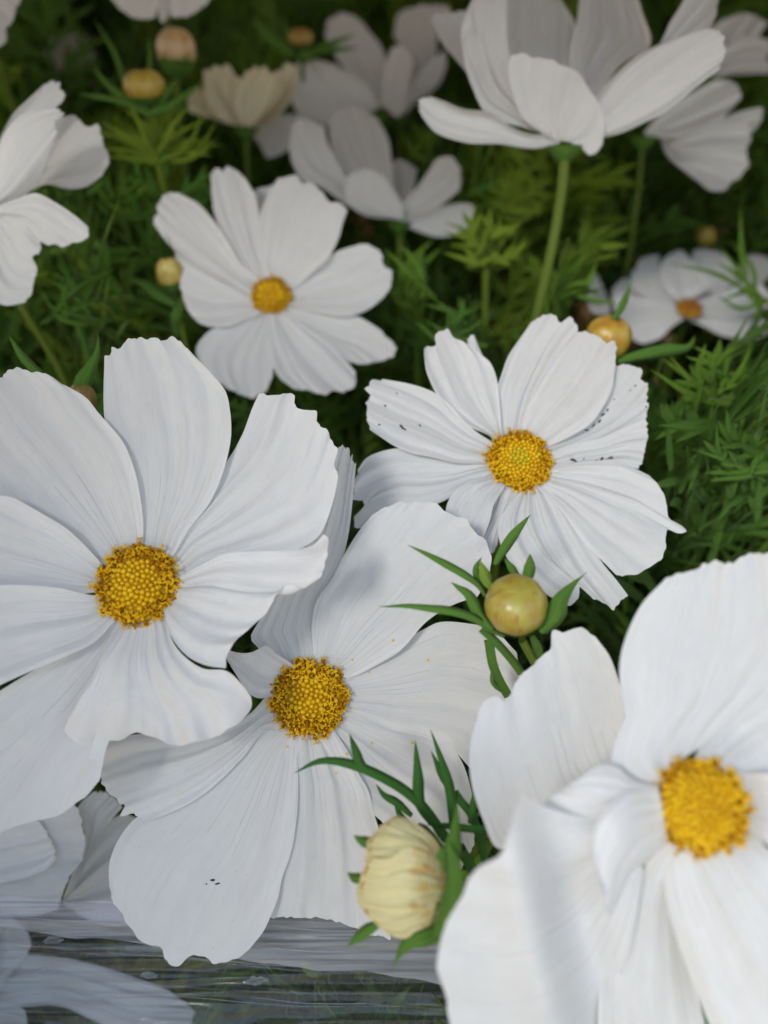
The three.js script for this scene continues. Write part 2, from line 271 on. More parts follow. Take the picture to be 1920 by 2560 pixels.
// ------------------------------------------------------------------ the flowers
const I = [0, 0, 1];
const f1 = flower('large white cosmos overlapping the cosmos beside it, its round golden disc tilted upward', 345, 1465, 0.192, [0.0, 0.26, 0.96], I, [
  [[[268, 1410], [150, 1345], [60, 1290], [-40, 1200], [-90, 1110]], [[-90, 1110], [-70, 1040], [-40, 985], [0, 945], [30, 923], [75, 930], [125, 943], [165, 960]], [[345, 1395], [347, 1330], [340, 1260], [325, 1180], [300, 1110], [270, 1068], [240, 1030], [215, 995], [165, 960]], { lift: 1.2, roll: 0.6, curl: -1 }],
  [[[262, 1425], [238, 1400], [196, 1358], [157, 1324], [115, 1297], [72, 1270], [30, 1246], [0, 1240], [-50, 1235]], [[-50, 1235], [-130, 1260], [-170, 1340], [-150, 1430], [-90, 1480]], [[242, 1475], [120, 1482], [0, 1480], [-90, 1480]], { lift: 1.6, roll: -1.6 }],
  [[[240, 1495], [145, 1478], [58, 1468], [0, 1465], [-60, 1470]], [[-60, 1470], [-140, 1530], [-170, 1620], [-130, 1720], [-60, 1745]], [[272, 1560], [231, 1599], [162, 1633], [87, 1668], [0, 1711], [-60, 1745]], { lift: 2.2, roll: -0.8, tr: 1.4 }],
  [[[275, 1555], [231, 1592], [162, 1640], [87, 1680], [0, 1730], [-70, 1780]], [[-70, 1780], [-130, 1900], [-110, 2020], [-40, 2072], [0, 2074], [119, 2045], [202, 1998], [231, 1973], [252, 1940], [222, 1895]], [[345, 1570], [325, 1660], [280, 1750], [240, 1830], [222, 1895]], { lift: -1.2, curl: -1.5, tr: 2.0 }],
  [[[312, 1570], [265, 1640], [235, 1700], [195, 1760], [168, 1800]], [[168, 1800], [160, 1830], [180, 1852], [215, 1862], [260, 1852], [300, 1848], [340, 1832], [385, 1845], [420, 1856], [460, 1862], [500, 1848], [535, 1842], [570, 1825], [610, 1798], [630, 1770], [628, 1742]], [[405, 1545], [420, 1600], [450, 1640], [500, 1672], [560, 1678], [600, 1708], [628, 1742]], { lift: 2.2, cup: 2.5, curl: -5.5, A: 1.1, wave: 3, k: 2.6 }],
  [[[440, 1450], [492, 1425], [556, 1396], [637, 1387], [723, 1379], [781, 1364], [808, 1336]], [[808, 1336], [821, 1340], [822, 1360], [816, 1407], [797, 1445], [760, 1470], [723, 1462], [689, 1489], [676, 1517], [648, 1549], [610, 1585], [570, 1628], [566, 1672]], [[412, 1520], [422, 1552], [446, 1599], [480, 1639], [521, 1662], [566, 1672]], { lift: 2.6, roll: -0.4, curl: 1.5, wave: 2.0, A: 0.6 }],
  [[[420, 1385], [440, 1338], [480, 1292], [521, 1234], [547, 1194], [579, 1147], [608, 1089], [631, 1020], [645, 988]], [[645, 988], [660, 984], [692, 990], [720, 981], [735, 991], [744, 1020], [770, 1029], [793, 1034], [796, 1060], [816, 1084], [833, 1118], [842, 1159], [842, 1205]], [[450, 1440], [520, 1405], [600, 1395], [720, 1375], [790, 1340], [815, 1300], [835, 1240], [842, 1205]], { lift: 0.6, roll: 0.5, curl: -1.5, A: 0.7, wave: 1.6 }],
  [[[350, 1390], [350, 1330], [345, 1270], [330, 1180], [300, 1110], [270, 1060], [262, 1010], [260, 960], [260, 905]], [[260, 905], [262, 889], [276, 887], [281, 871], [304, 863], [326, 848], [350, 847], [372, 854], [393, 839], [405, 846], [417, 850], [434, 847], [455, 860], [482, 887]], [[425, 1388], [463, 1321], [509, 1263], [538, 1205], [558, 1147], [570, 1089], [570, 1031], [561, 979], [532, 939], [505, 908], [482, 887]], { lift: 0.9, roll: 0.3, curl: -1.5, A: 0.65 }],
], { disc: 99, discOpt: {}, cup: 1.5, rad: 560 });

const c2 = [200, 1100, 0.663];
const f2 = flower('white cosmos with a ragged amber disc, its lowest petal hanging over the film', 775, 1745, 0.208, [-0.03, 0.2, 0.97], c2, [
  [[[740, 850], [690, 780], [662, 745], [690, 680], [740, 570], [815, 450], [875, 300], [905, 150], [940, 50]], [[940, 50], [960, 35], [985, 30], [1012, 36], [1040, 90]], [[888, 815], [890, 700], [902, 620], [930, 560], [980, 460], [1010, 350], [1030, 200], [1040, 90]], { lift: 0.6, roll: -1.0 }],
  [[[890, 830], [890, 700], [905, 620], [960, 530], [1000, 440], [1050, 350], [1100, 285]], [[1100, 285], [1150, 255], [1200, 236], [1260, 230], [1320, 240], [1380, 268], [1420, 290], [1462, 302], [1485, 328], [1492, 360], [1530, 356], [1542, 420], [1545, 500], [1500, 590]], [[965, 890], [1005, 888], [1100, 840], [1200, 780], [1300, 680], [1400, 622], [1500, 590]], { lift: 1.8, roll: 0.5, A: 0.6, wave: 1.6, curl: -1 }],
  [[[990, 900], [1150, 820], [1230, 765], [1300, 725], [1350, 700], [1450, 698], [1560, 720], [1640, 800]], [[1640, 800], [1670, 930], [1650, 1050], [1580, 1150], [1500, 1220], [1470, 1236]], [[1000, 1010], [1100, 1040], [1160, 1070], [1300, 1110], [1400, 1160], [1470, 1236]], { lift: -0.4, roll: -0.4, A: 0.45 }],
  [[[990, 1030], [1100, 1060], [1210, 1090], [1300, 1120], [1390, 1160], [1440, 1225], [1470, 1310], [1485, 1400]], [[1485, 1400], [1490, 1500], [1450, 1600], [1380, 1650], [1270, 1640]], [[900, 1100], [950, 1180], [1040, 1340], [1150, 1440], [1200, 1540], [1270, 1640]], { lift: -1.4, roll: 0.6 }],
  [[[800, 1110], [775, 1280], [745, 1480], [715, 1660], [690, 1795]], [[690, 1795], [800, 1800], [935, 1810], [1025, 1835], [1100, 1870], [1170, 1880]], [[950, 1105], [1000, 1190], [1030, 1255], [1070, 1325], [1090, 1400], [1120, 1490], [1150, 1630], [1170, 1880]], { lift: -0.6, tr: 1.8, curl: -3, A: 0.7 }],
  [[[750, 1040], [690, 1075], [580, 1150], [430, 1290], [310, 1385], [220, 1430], [150, 1510], [110, 1600], [103, 1690]], [[103, 1690], [130, 1760], [180, 1830], [220, 1880], [290, 1910], [330, 1950], [372, 1978], [415, 1945], [460, 1945], [505, 1975], [555, 1968], [600, 1945], [645, 1905]], [[845, 1120], [808, 1180], [806, 1250], [800, 1400], [780, 1550], [750, 1650], [740, 1720], [720, 1780], [690, 1850], [645, 1905]], { lift: 0.3, curl: -1, tr: -1.5, A: 0.5, k: 2.2 }],
  [[[735, 960], [640, 1040], [560, 1080], [400, 1110], [200, 1115], [90, 1140], [20, 1165]], [[20, 1165], [30, 1200], [60, 1260], [90, 1310], [130, 1350], [165, 1385], [155, 1415], [200, 1410], [250, 1435]], [[775, 1090], [700, 1090], [600, 1200], [450, 1340], [330, 1408], [250, 1435]], { lift: 1.2, roll: 0.8, curl: -1, tr: -1.2, A: 0.7 }],
  [[[800, 860], [740, 815], [700, 780], [650, 800], [600, 806]], [[600, 806], [556, 795], [552, 822], [566, 850]], [[740, 955], [680, 966], [640, 950], [600, 900], [566, 850]], { lift: 1.6, curl: 1.5, tr: 2.2 }],
], { disc: 93, cup: 1.0, rad: 520, discOpt: { inner: 0.5, rows: [[0.6, 16], [0.74, 22], [0.87, 26], [0.99, 28]] } });

const c3 = [850, 760, 0.5425];
const f3 = flower('white cosmos with torn petal tips and black specks, yellow disc with a greenish centre', 1296, 1155, 0.232, [0.02, 0.34, 0.94], c3, [
  [[[735, 650], [690, 600], [650, 500], [600, 330], [585, 200]], [[585, 200], [590, 165], [612, 140], [630, 175], [645, 230]], [[750, 640], [735, 540], [715, 400], [690, 300], [645, 230]], { lift: -1.6 }],
  [[[700, 610], [600, 560], [520, 510], [460, 430], [400, 310], [390, 235]], [[390, 235], [398, 190], [425, 205], [442, 190], [436, 152], [498, 115], [515, 145], [545, 160], [600, 195], [640, 225]], [[745, 600], [735, 540], [725, 450], [715, 340], [690, 270], [640, 225]], { lift: 0.8, A: 0.7 }],
  [[[740, 600], [725, 500], [725, 420], [750, 330], [780, 240], [830, 160], [880, 90]], [[880, 90], [930, 55], [980, 50], [1020, 84], [1060, 55], [1090, 80], [1095, 140]], [[840, 600], [870, 500], [920, 400], [980, 300], [1040, 210], [1095, 140]], { lift: 0.6, A: 0.9, roll: 0.5 }],
  [[[840, 600], [870, 500], [920, 400], [980, 300], [1040, 200], [1090, 130]], [[1090, 130], [1130, 125], [1180, 140], [1220, 175], [1265, 170], [1272, 220], [1270, 300]], [[950, 650], [1050, 600], [1150, 540], [1220, 450], [1255, 380], [1270, 300]], { lift: 1.4, A: 0.7 }],
  [[[950, 650], [1060, 600], [1150, 540], [1220, 460], [1260, 370], [1275, 280]], [[1275, 280], [1340, 280], [1385, 302], [1393, 345], [1420, 390], [1413, 430], [1418, 480], [1408, 540]], [[970, 700], [1080, 665], [1180, 640], [1300, 590], [1408, 540]], { lift: -0.2, A: 0.6 }],
  [[[970, 690], [1080, 650], [1200, 620], [1300, 575], [1405, 530]], [[1405, 530], [1418, 600], [1408, 660], [1400, 710], [1380, 760]], [[980, 770], [1080, 745], [1180, 740], [1280, 735], [1380, 760]], { lift: 0.5, A: 0.7 }],
  [[[975, 760], [1100, 742], [1200, 732], [1280, 730], [1370, 765], [1430, 790]], [[1430, 790], [1480, 860], [1505, 930], [1512, 985], [1550, 1010], [1597, 1045], [1555, 1055], [1504, 1040], [1505, 1100], [1490, 1150], [1420, 1220], [1340, 1252], [1270, 1245]], [[925, 850], [990, 900], [1060, 990], [1120, 1080], [1190, 1160], [1270, 1245]], { lift: 1.2, A: 0.8, k: 3.6, roll: -0.6 }],
  [[[935, 845], [1000, 910], [1060, 990], [1120, 1080], [1200, 1190], [1270, 1270], [1325, 1340]], [[1325, 1340], [1290, 1365], [1258, 1408], [1222, 1378], [1160, 1355], [1112, 1300], [1090, 1365], [1045, 1392], [1000, 1370]], [[830, 860], [790, 930], [752, 1000], [750, 1080], [800, 1200], [900, 1300], [1000, 1370]], { lift: 0.6, A: 1.0, k: 4 }],
  [[[820, 860], [790, 910], [765, 960], [740, 1020], [725, 1110]], [[725, 1110], [700, 1150], [660, 1130], [630, 1095]], [[740, 850], [720, 920], [690, 990], [660, 1050], [630, 1095]], { lift: -0.4, A: 0.7 }],
  [[[680, 805], [600, 825], [540, 860], [500, 910], [485, 965]], [[485, 965], [540, 1010], [600, 1060], [650, 1110]], [[750, 845], [705, 920], [685, 1000], [650, 1110]], { lift: 1.2, A: 0.9 }],
  [[[665, 710], [540, 715], [420, 690], [300, 670], [200, 680], [120, 712], [78, 765]], [[78, 765], [66, 850], [64, 898], [108, 912], [118, 932], [62, 985], [70, 1028], [110, 1035]], [[680, 800], [600, 825], [500, 885], [400, 925], [300, 930], [200, 960], [110, 1035]], { lift: 0.2, A: 0.9 }],
  [[[690, 640], [620, 595], [560, 540], [500, 470], [440, 420], [380, 390], [300, 365], [220, 350]], [[220, 350], [180, 350], [140, 360], [118, 390], [138, 420], [120, 460], [125, 520], [140, 580]], [[665, 725], [540, 722], [430, 697], [330, 680], [250, 650], [200, 620], [140, 580]], { lift: 1.2, A: 0.6, roll: 0.5 }],
], { disc: 78, cup: 0.8, rad: 420, tr: 0.8, discOpt: { greenCore: true, inner: 0.66 } });
const cx3 = (x) => 850 + 0.5425 * x, cy3 = (y) => 760 + 0.5425 * y;
for (const [i, x, y, l, w, a] of [[11, 285, 566, 9, 5, -1.1], [11, 177, 556, 4, 3, 0], [11, 213, 474, 5, 3, -0.9], [11, 266, 420, 3.5, 2, -1], [11, 363, 557, 6, 2.5, -1.3], [11, 292, 578, 5, 4, -1],
  [4, 1138, 584, 6, 3.5, 0.7], [4, 1165, 560, 9, 3, 0.7], [4, 1190, 540, 7, 4, 0.8], [4, 1212, 512, 8, 3.5, 1], [4, 1232, 485, 5, 3, 1], [4, 1262, 446, 4, 1.6, 0.8], [4, 1330, 398, 4, 2, 0.6], [4, 1358, 378, 5, 2, 0.6], [4, 1410, 478, 4, 2.5, 1.2],
  [5, 1068, 718, 8, 5, -0.3], [5, 1080, 725, 6, 3, 0.4], [5, 1128, 714, 4, 2, 0.5], [5, 1175, 724, 10, 4, 0.4], [5, 1205, 714, 11, 4.5, 0.3], [5, 1238, 709, 12, 3, 0], [5, 1258, 714, 6, 3, -0.4]])
  crumb(f3, i, 'dark_speck', cx3(x), cy3(y), l * 0.8, w * 0.62, a, SPECK);
for (const [i, x, y, s] of [[4, 830, 1886, 5], [4, 797, 1899, 4], [4, 868, 1890, 4], [5, 724, 1862, 3.5], [1, 985, 1600, 4], [2, 1064, 1652, 4], [3, 1027, 1856, 4.5], [4, 905, 1918, 4], [2, 930, 1680, 3], [1, 880, 1650, 3.5], [4, 842, 1930, 3], [3, 930, 1860, 3]]) crumb(f2, i, 'pollen_grain', x, y, s, s * 0.8, rr(0, 3), POLLEN);
for (const [x, y, l, w] of [[535, 2206, 9, 4], [549, 2212, 10, 3], [520, 2204, 3.5, 2.5]]) crumb(f2, 5, 'dark_speck', x, y, l * 0.6, w * 0.6, 0.2, SPECK);

const c4 = [1060, 1360, 0.5426];
flower('nearest white cosmos with cupped, folded petals and a tall bright yellow disc', 1752, 2014, 0.150, [-0.32, 0.12, 0.94], c4, [
  [[[600, 1250], [520, 1300], [380, 1370], [300, 1250], [230, 1080], [215, 930], [235, 820]], [[235, 820], [290, 720], [330, 700], [375, 728], [430, 640], [490, 560], [580, 495], [592, 395], [645, 405], [720, 385], [790, 425]], [[910, 1100], [908, 1000], [905, 830], [880, 640], [850, 520], [790, 425]], { n: [0.12, 0.25, 0.96], dz: 22, A: 0.6, k: 1.4, tr: 3, cup: 0 }],
  [[[1080, 1130], [980, 1080], [905, 1010], [920, 900], [960, 790], [930, 650], [925, 520], [955, 390], [1010, 270], [1090, 175]], [[1090, 175], [1180, 135], [1250, 128], [1330, 85], [1390, 90], [1470, 60], [1585, 40], [1680, 60]], [[1170, 1010], [1250, 950], [1330, 870], [1450, 760], [1585, 640], [1700, 500], [1740, 300], [1680, 60]], { lift: 0, n: [-0.12, 0.34, 0.93], A: 0.5, tr: 1.5, cup: 0 }],
  [[[1260, 1010], [1340, 860], [1430, 740], [1540, 640], [1660, 560]], [[1660, 560], [1800, 850], [1820, 1000], [1760, 1140]], [[1440, 1110], [1585, 1090], [1700, 1120], [1760, 1140]], { lift: -2, n: [-0.2, 0.25, 0.94], tr: -2 }],
  [[[1440, 1080], [1585, 1075], [1700, 1090], [1800, 1130]], [[1800, 1130], [1860, 1300], [1800, 1500]], [[1440, 1300], [1550, 1350], [1650, 1420], [1800, 1500]], { lift: 2, n: [-0.25, 0.1, 0.96] }],
  [[[1430, 1290], [1520, 1390], [1600, 1460], [1700, 1560], [1800, 1700]], [[1800, 1700], [1800, 2050], [1650, 2300], [1360, 2330]], [[1150, 1400], [1140, 1550], [1160, 1700], [1200, 1850], [1260, 2050], [1360, 2330]], { lift: 2.5, n: [-0.2, -0.1, 0.97], tr: -2.5 }],
  [[[1215, 1400], [1180, 1560], [1175, 1700], [1210, 1900], [1260, 2100], [1320, 2300]], [[1320, 2300], [1150, 2400], [950, 2400], [800, 2300]], [[1110, 1370], [1000, 1470], [940, 1570], [890, 1750], [830, 1950], [810, 2100], [800, 2300]], { lift: -1.5, n: [-0.1, -0.2, 0.97], tr: -3.5, A: 0.4 }],
  [[[1090, 1170], [1000, 1148], [920, 1170], [850, 1230], [795, 1310], [780, 1400], [800, 1520], [830, 1600]], [[830, 1600], [838, 1680], [850, 1720], [895, 1640]], [[1120, 1360], [1030, 1430], [960, 1520], [895, 1640]], { lift: 3, n: [0.05, -0.15, 0.98], tr: -3.5, roll: -2, A: 0.4 }],
  [[[1080, 1120], [950, 1085], [885, 1035], [800, 1018], [740, 1060]], [[740, 1060], [640, 1130], [545, 1205], [560, 1240]], [[1090, 1180], [950, 1190], [880, 1250], [800, 1302], [700, 1290], [560, 1240]], { lift: 1, n: [0.02, 0.1, 0.99], tr: -2.5, cup: 1, A: 0.5 }],
  [[[900, 1250], [760, 1300], [580, 1240], [450, 1150]], [[450, 1150], [410, 1270], [350, 1430], [220, 1510], [150, 1670], [85, 1800], [65, 1920], [100, 2080], [130, 2250], [240, 2400]], [[1000, 1480], [960, 1720], [920, 1900], [860, 2100], [660, 2330], [240, 2400]], { n: [0.22, -0.12, 0.97], dz: 2, tr: -3, roll: -3, A: 0.6, k: 1.2, cup: 2, hf: (x, y) => { const ax = 1385, ay = 2050, bx = 1470, by = 2400, L = Math.hypot(bx - ax, by - ay), d = ((x - ax) * (by - ay) - (y - ay) * (bx - ax)) / L, t = ((x - ax) * (bx - ax) + (y - ay) * (by - ay)) / L / L; return -0.0075 * Math.exp(-((d / 72) ** 2)) * Math.min(1, Math.max(0, 0.35 + t)) + 0.004 * Math.exp(-(((d + 120) / 70) ** 2)); } }],
], { disc: 114, discN: [-0.56, 0.1, 0.84], cup: 0.5, rad: 560, A: 0.35, discOpt: { inner: 0.78, dome: 0.55, bead: 0.062, rows: [[0.84, 22], [0.97, 24]] } });

const c5 = [0, 400, 0.6028];
flower('white cosmos with eight evenly spread petals and a small orange disc, before the foliage', 678, 742, 0.300, [0.06, 0.28, 0.95], c5, [
  [[[1060, 570], [960, 515], [870, 470], [790, 425], [720, 370], [680, 300]], [[680, 300], [640, 270], [635, 240], [655, 215], [650, 190], [680, 150], [720, 135], [760, 145]], [[1075, 500], [1000, 440], [940, 340], [880, 250], [820, 180], [760, 145]], { lift: 1.5 }],
  [[[1065, 500], [1000, 430], [940, 330], [890, 220], [875, 130]], [[875, 130], [880, 50], [905, 35], [925, 45], [950, 25], [990, 50], [1040, 110]], [[1120, 490], [1085, 400], [1075, 300], [1070, 220], [1060, 150], [1040, 110]], { lift: 0.3, A: 0.8 }],
  [[[1105, 490], [1085, 400], [1080, 300], [1090, 210], [1120, 130], [1150, 80]], [[1150, 80], [1200, 65], [1230, 60], [1250, 85], [1300, 105], [1340, 140], [1370, 175], [1415, 180], [1440, 210]], [[1205, 530], [1280, 460], [1350, 400], [1400, 320], [1420, 260], [1440, 210]], { lift: 1.4, roll: 0.6, tr: 1.6 }],
  [[[1205, 540], [1290, 460], [1370, 400], [1430, 370], [1490, 350]], [[1490, 350], [1530, 350], [1580, 385], [1585, 430], [1620, 460], [1620, 520], [1590, 570]], [[1205, 600], [1300, 620], [1400, 640], [1480, 635], [1540, 610], [1590, 570]], { lift: 0.4, tr: 2 }],
  [[[1195, 610], [1300, 630], [1400, 645], [1480, 650], [1560, 690]], [[1560, 690], [1600, 730], [1640, 780], [1620, 820], [1570, 835], [1500, 845], [1450, 840]], [[1170, 640], [1240, 690], [1300, 730], [1370, 770], [1450, 840]], { lift: -0.3 }],
  [[[1180, 635], [1260, 700], [1350, 760], [1420, 820], [1475, 880]], [[1475, 880], [1475, 920], [1450, 955], [1380, 960], [1330, 970], [1270, 955], [1220, 950]], [[1115, 640], [1120, 740], [1130, 830], [1160, 900], [1220, 950]], { lift: 1.0, A: 0.7 }],
  [[[1125, 640], [1122, 740], [1130, 840], [1130, 900]], [[1130, 900], [1100, 960], [1050, 985], [1020, 985], [990, 965], [930, 940], [880, 900]], [[1065, 620], [960, 680], [880, 710], [820, 780], [830, 840], [880, 900]], { lift: -0.2, A: 0.7 }],
  [[[1055, 560], [950, 510], [860, 470], [790, 430], [720, 380]], [[720, 380], [740, 450], [750, 540], [770, 600], [800, 650], [830, 680]], [[1075, 630], [1000, 660], [940, 685], [870, 690], [830, 680]], { lift: 0.2 }],
  [[[1050, 260], [1045, 170], [1058, 122]], [[1058, 122], [1100, 112], [1150, 100]], [[1140, 260], [1150, 160], [1150, 100]], { dz: 14 }],
], { disc: 50, cup: 1, rad: 300, tr: 1.4, A: 0.32, discOpt: { rows: [[0.76, 16], [0.94, 20]], bead: 0.1 } });

const c6 = [1000, 0, 0.5546];
flower('tall white cosmos cupped upward, seen from below on a thick green stem', 1410, 350, 0.290, [0.0, 0.5, 0.87], c6, [
  [[[700, 560], [560, 500], [420, 470], [290, 310], [190, 200]], [[190, 200], [148, 75], [230, 60], [330, 50]], [[720, 560], [560, 350], [440, 200], [330, 50]], { n: [0.3, 0.45, 0.84], dz: 22 }],
  [[[700, 600], [560, 520], [490, 330], [470, 150], [470, -60]], [[470, -60], [560, -120], [680, -80], [720, 0]], [[760, 600], [770, 400], [780, 230], [790, 130], [770, 70], [720, 0]], { n: [0, 0.42, 0.9], dz: 8, tr: 2 }],
  [[[740, 600], [780, 400], [775, 230], [800, 120], [810, 0], [830, -80]], [[830, -80], [920, -130], [1000, -100]], [[820, 600], [900, 420], [980, 300], [1120, 200], [1090, 60], [1060, -30], [1000, -100]], { n: [-0.1, 0.42, 0.9], dz: 6, tr: 3, A: 1 }],
  [[[780, 600], [950, 430], [1050, 300], [1170, 200], [1220, 100], [1270, 20], [1300, -50]], [[1300, -50], [1400, -70], [1430, 0], [1430, 60]], [[840, 600], [1000, 450], [1200, 250], [1390, 130], [1430, 60]], { n: [-0.25, 0.3, 0.92], dz: 6, tr: 2 }],
  [[[690, 620], [560, 570], [400, 510], [330, 390], [290, 270], [290, 180], [335, 132]], [[335, 132], [310, 60], [330, -20], [400, -120], [480, -120]], [[700, 610], [600, 540], [540, 430], [500, 330], [480, 180], [480, 0], [480, -120]], { n: [0.32, 0.1, 0.94], dz: 3, tr: 3, A: 0.9 }],
  [[[800, 620], [890, 460], [1000, 320], [1130, 220], [1280, 160]], [[1280, 160], [1400, 130], [1460, 170], [1465, 240], [1440, 310]], [[830, 625], [960, 600], [1080, 550], [1200, 490], [1320, 400], [1440, 310]], { n: [-0.3, -0.1, 0.95], dz: 2, tr: -3, A: 0.9 }],
  [[[700, 600], [600, 610], [500, 575], [400, 510], [280, 490], [200, 455]], [[200, 455], [140, 438], [88, 452], [95, 520]], [[720, 640], [600, 665], [450, 645], [300, 640], [160, 595], [95, 520]], { n: [0.2, -0.15, 0.97], dz: 0, tr: 4, A: 0.4 }],
  [[[700, 630], [650, 600], [570, 540], [520, 430], [490, 310], [500, 245]], [[500, 245], [560, 240], [600, 262], [640, 262], [690, 272], [720, 290], [760, 300], [805, 325], [840, 385], [890, 460], [920, 540], [915, 650]], [[760, 640], [800, 660], [840, 690], [880, 682], [915, 650]], { n: [-0.05, -0.5, 0.86], dz: -1, tr: 3.5, A: 0.8 }],
], { rad: 420, tr: 2, A: 0.7, cup: 0, calyxAt: [1412, 362, 0.288], stemN: [0, 0.95, 0.3], stemR: 0.00165, stemPts: [[1413, 375, 0.288], [1402, 500, 0.291], [1376, 640, 0.296], [1340, 800, 0.303], [1320, 900, 0.312]] });

const c7 = [0, 0, 0.5787];
flower('white cosmos turned aside, ruffled petals spreading over the dark foliage beside a spiky calyx', -30, 540, 0.262, [0.1, 0.2, 0.97], c7, [
  [[[0, 905], [100, 800], [200, 620], [230, 510]], [[230, 510], [300, 500], [360, 530], [385, 550], [425, 535], [437, 585], [460, 640], [468, 700], [440, 760]], [[20, 915], [120, 830], [200, 795], [290, 812], [370, 805], [440, 760]], { dz: 12, n: [0.25, 0.2, 0.94] }],
  [[[-100, 900], [-50, 700], [0, 600], [60, 490], [120, 430], [170, 380]], [[170, 380], [220, 350], [260, 358], [262, 385], [280, 400], [270, 440], [235, 462]], [[-60, 950], [0, 800], [60, 650], [120, 560], [190, 500], [235, 462]], { n: [0.3, 0.2, 0.92], dz: 4 }],
  [[[-80, 950], [-30, 760], [0, 640], [50, 540], [130, 480], [230, 460]], [[230, 460], [275, 490], [240, 525], [246, 590], [210, 635]], [[-60, 970], [0, 893], [80, 855], [150, 790], [195, 730], [212, 670], [210, 635]], { n: [0.35, 0, 0.93], dz: -1, tr: -3 }],
  [[[-40, 905], [80, 860], [150, 840], [240, 880], [320, 930], [370, 970]], [[370, 970], [385, 1010], [350, 1045], [310, 1050], [270, 1070], [240, 1055], [210, 1060], [170, 1040]], [[-40, 930], [20, 930], [80, 950], [130, 990], [170, 1040]], { n: [0.1, -0.2, 0.97], dz: -3, tr: -1.5 }],
  [[[-50, 910], [40, 935], [110, 980], [176, 1045]], [[176, 1045], [171, 1092], [140, 1108], [161, 1160], [145, 1222], [135, 1275], [104, 1306]], [[-80, 930], [-70, 1100], [-30, 1280], [21, 1317], [104, 1306]], { n: [0.2, -0.1, 0.97], dz: -2, A: 0.9 }],
], { rad: 380, tr: 1.8, A: 0.4, stemPts: [[-20, 600, 0.275], [40, 740, 0.285], [100, 840, 0.297], [165, 960, 0.312]] });

const c8 = [660, 0, 0.3617];
flower('pale half-open cosmos lying behind the flower with evenly spread petals', 1000, 545, 0.370, [0, 0.4, 0.9], c8, [
  [[[920, 1480], [880, 1300], [880, 1150], [930, 1090]], [[930, 1090], [1000, 1130], [1060, 1170]], [[950, 1480], [1010, 1350], [1040, 1260], [1060, 1170]], { dz: 16 }],
  [[[900, 1500], [700, 1350], [540, 1170], [480, 1060], [440, 900]], [[440, 900], [480, 790], [580, 740], [680, 760], [780, 820]], [[940, 1500], [880, 1300], [870, 1100], [850, 950], [780, 820]], { n: [0, 0.3, 0.95], dz: 6, tr: 1.5 }],
  [[[880, 1500], [700, 1470], [560, 1400], [400, 1290], [270, 1240], [180, 1060], [190, 900]], [[190, 900], [220, 820], [300, 830], [420, 880]], [[900, 1500], [700, 1380], [560, 1230], [480, 1080], [430, 960], [420, 880]], { n: [0.25, 0.2, 0.95], dz: 2, tr: 3, A: 0.8 }],
  [[[920, 1520], [700, 1480], [590, 1400], [560, 1280], [590, 1200]], [[590, 1200], [700, 1170], [820, 1220], [890, 1300]], [[950, 1520], [945, 1420], [890, 1300]], { n: [0, -0.3, 0.95], dz: -4, tr: -2 }],
  [[[940, 1500], [960, 1420], [1060, 1300], [1130, 1200], [1180, 1110]], [[1180, 1110], [1240, 1080], [1320, 1100], [1360, 1200], [1350, 1320]], [[950, 1510], [1080, 1490], [1200, 1430], [1350, 1320]], { n: [-0.25, 0.1, 0.96], dz: 2, tr: 3 }],
  [[[940, 1505], [1080, 1480], [1220, 1430], [1350, 1400]], [[1350, 1400], [1440, 1420], [1440, 1540], [1370, 1610]], [[945, 1540], [1060, 1590], [1180, 1630], [1280, 1630], [1370, 1610]], { n: [-0.1, -0.2, 0.97], dz: 0, tr: 2 }],
], { rad: 240, tr: 1.5, A: 0.6, stemN: [0, 0.95, 0.3] });

flower('dim cosmos behind the pale half-open one, an upright petal at its back', 952, 275, 0.440, [0, 0.4, 0.9], c8, [
  [[[800, 740], [680, 600], [520, 420], [420, 250]], [[420, 250], [450, 130], [540, 95], [650, 130], [740, 230]], [[830, 740], [830, 600], [835, 430], [800, 310], [740, 230]], { n: [0, 0.3, 0.95], dz: 14 }],
  [[[780, 760], [600, 830], [430, 850], [240, 770], [180, 620], [190, 480]], [[190, 480], [270, 390], [400, 420], [500, 450]], [[800, 740], [700, 600], [600, 520], [500, 450]], { n: [0.2, -0.1, 0.97], tr: 3, A: 0.9 }],
  [[[820, 740], [830, 560], [850, 430], [880, 330]], [[880, 330], [950, 310], [1000, 360], [1030, 400]], [[840, 750], [920, 800], [980, 650], [1020, 500], [1030, 400]], { n: [-0.2, 0.1, 0.97], tr: 2 }],
  [[[300, 800], [160, 800], [40, 810], [-60, 850]], [[-60, 850], [-100, 900], [-30, 1000], [20, 1100]], [[300, 860], [220, 960], [120, 1060], [20, 1100]], { n: [0.1, -0.2, 0.97], dz: -10 }],
], { rad: 240, tr: 1.5, A: 0.7, stemN: [0, 0.95, 0.3] });
flower('shaded cosmos with narrow hanging petals beside the tall cupped one', 1003, 285, 0.470, [0, 0.3, 0.95], c8, [
  [[[920, 790], [960, 640], [1060, 420], [970, 330], [890, 250]], [[890, 250], [930, 100], [1060, 40], [1200, 30], [1300, 60]], [[960, 790], [1060, 650], [1180, 400], [1200, 250], [1300, 60]], { tr: 3, A: 1 }],
  [[[960, 780], [1000, 650], [1120, 460], [1250, 340]], [[1250, 340], [1260, 450], [1220, 570]], [[970, 790], [1060, 690], [1150, 640], [1220, 570]], { dz: -4 }],
], { rad: 160, stemN: [0, 0.95, 0.3] });
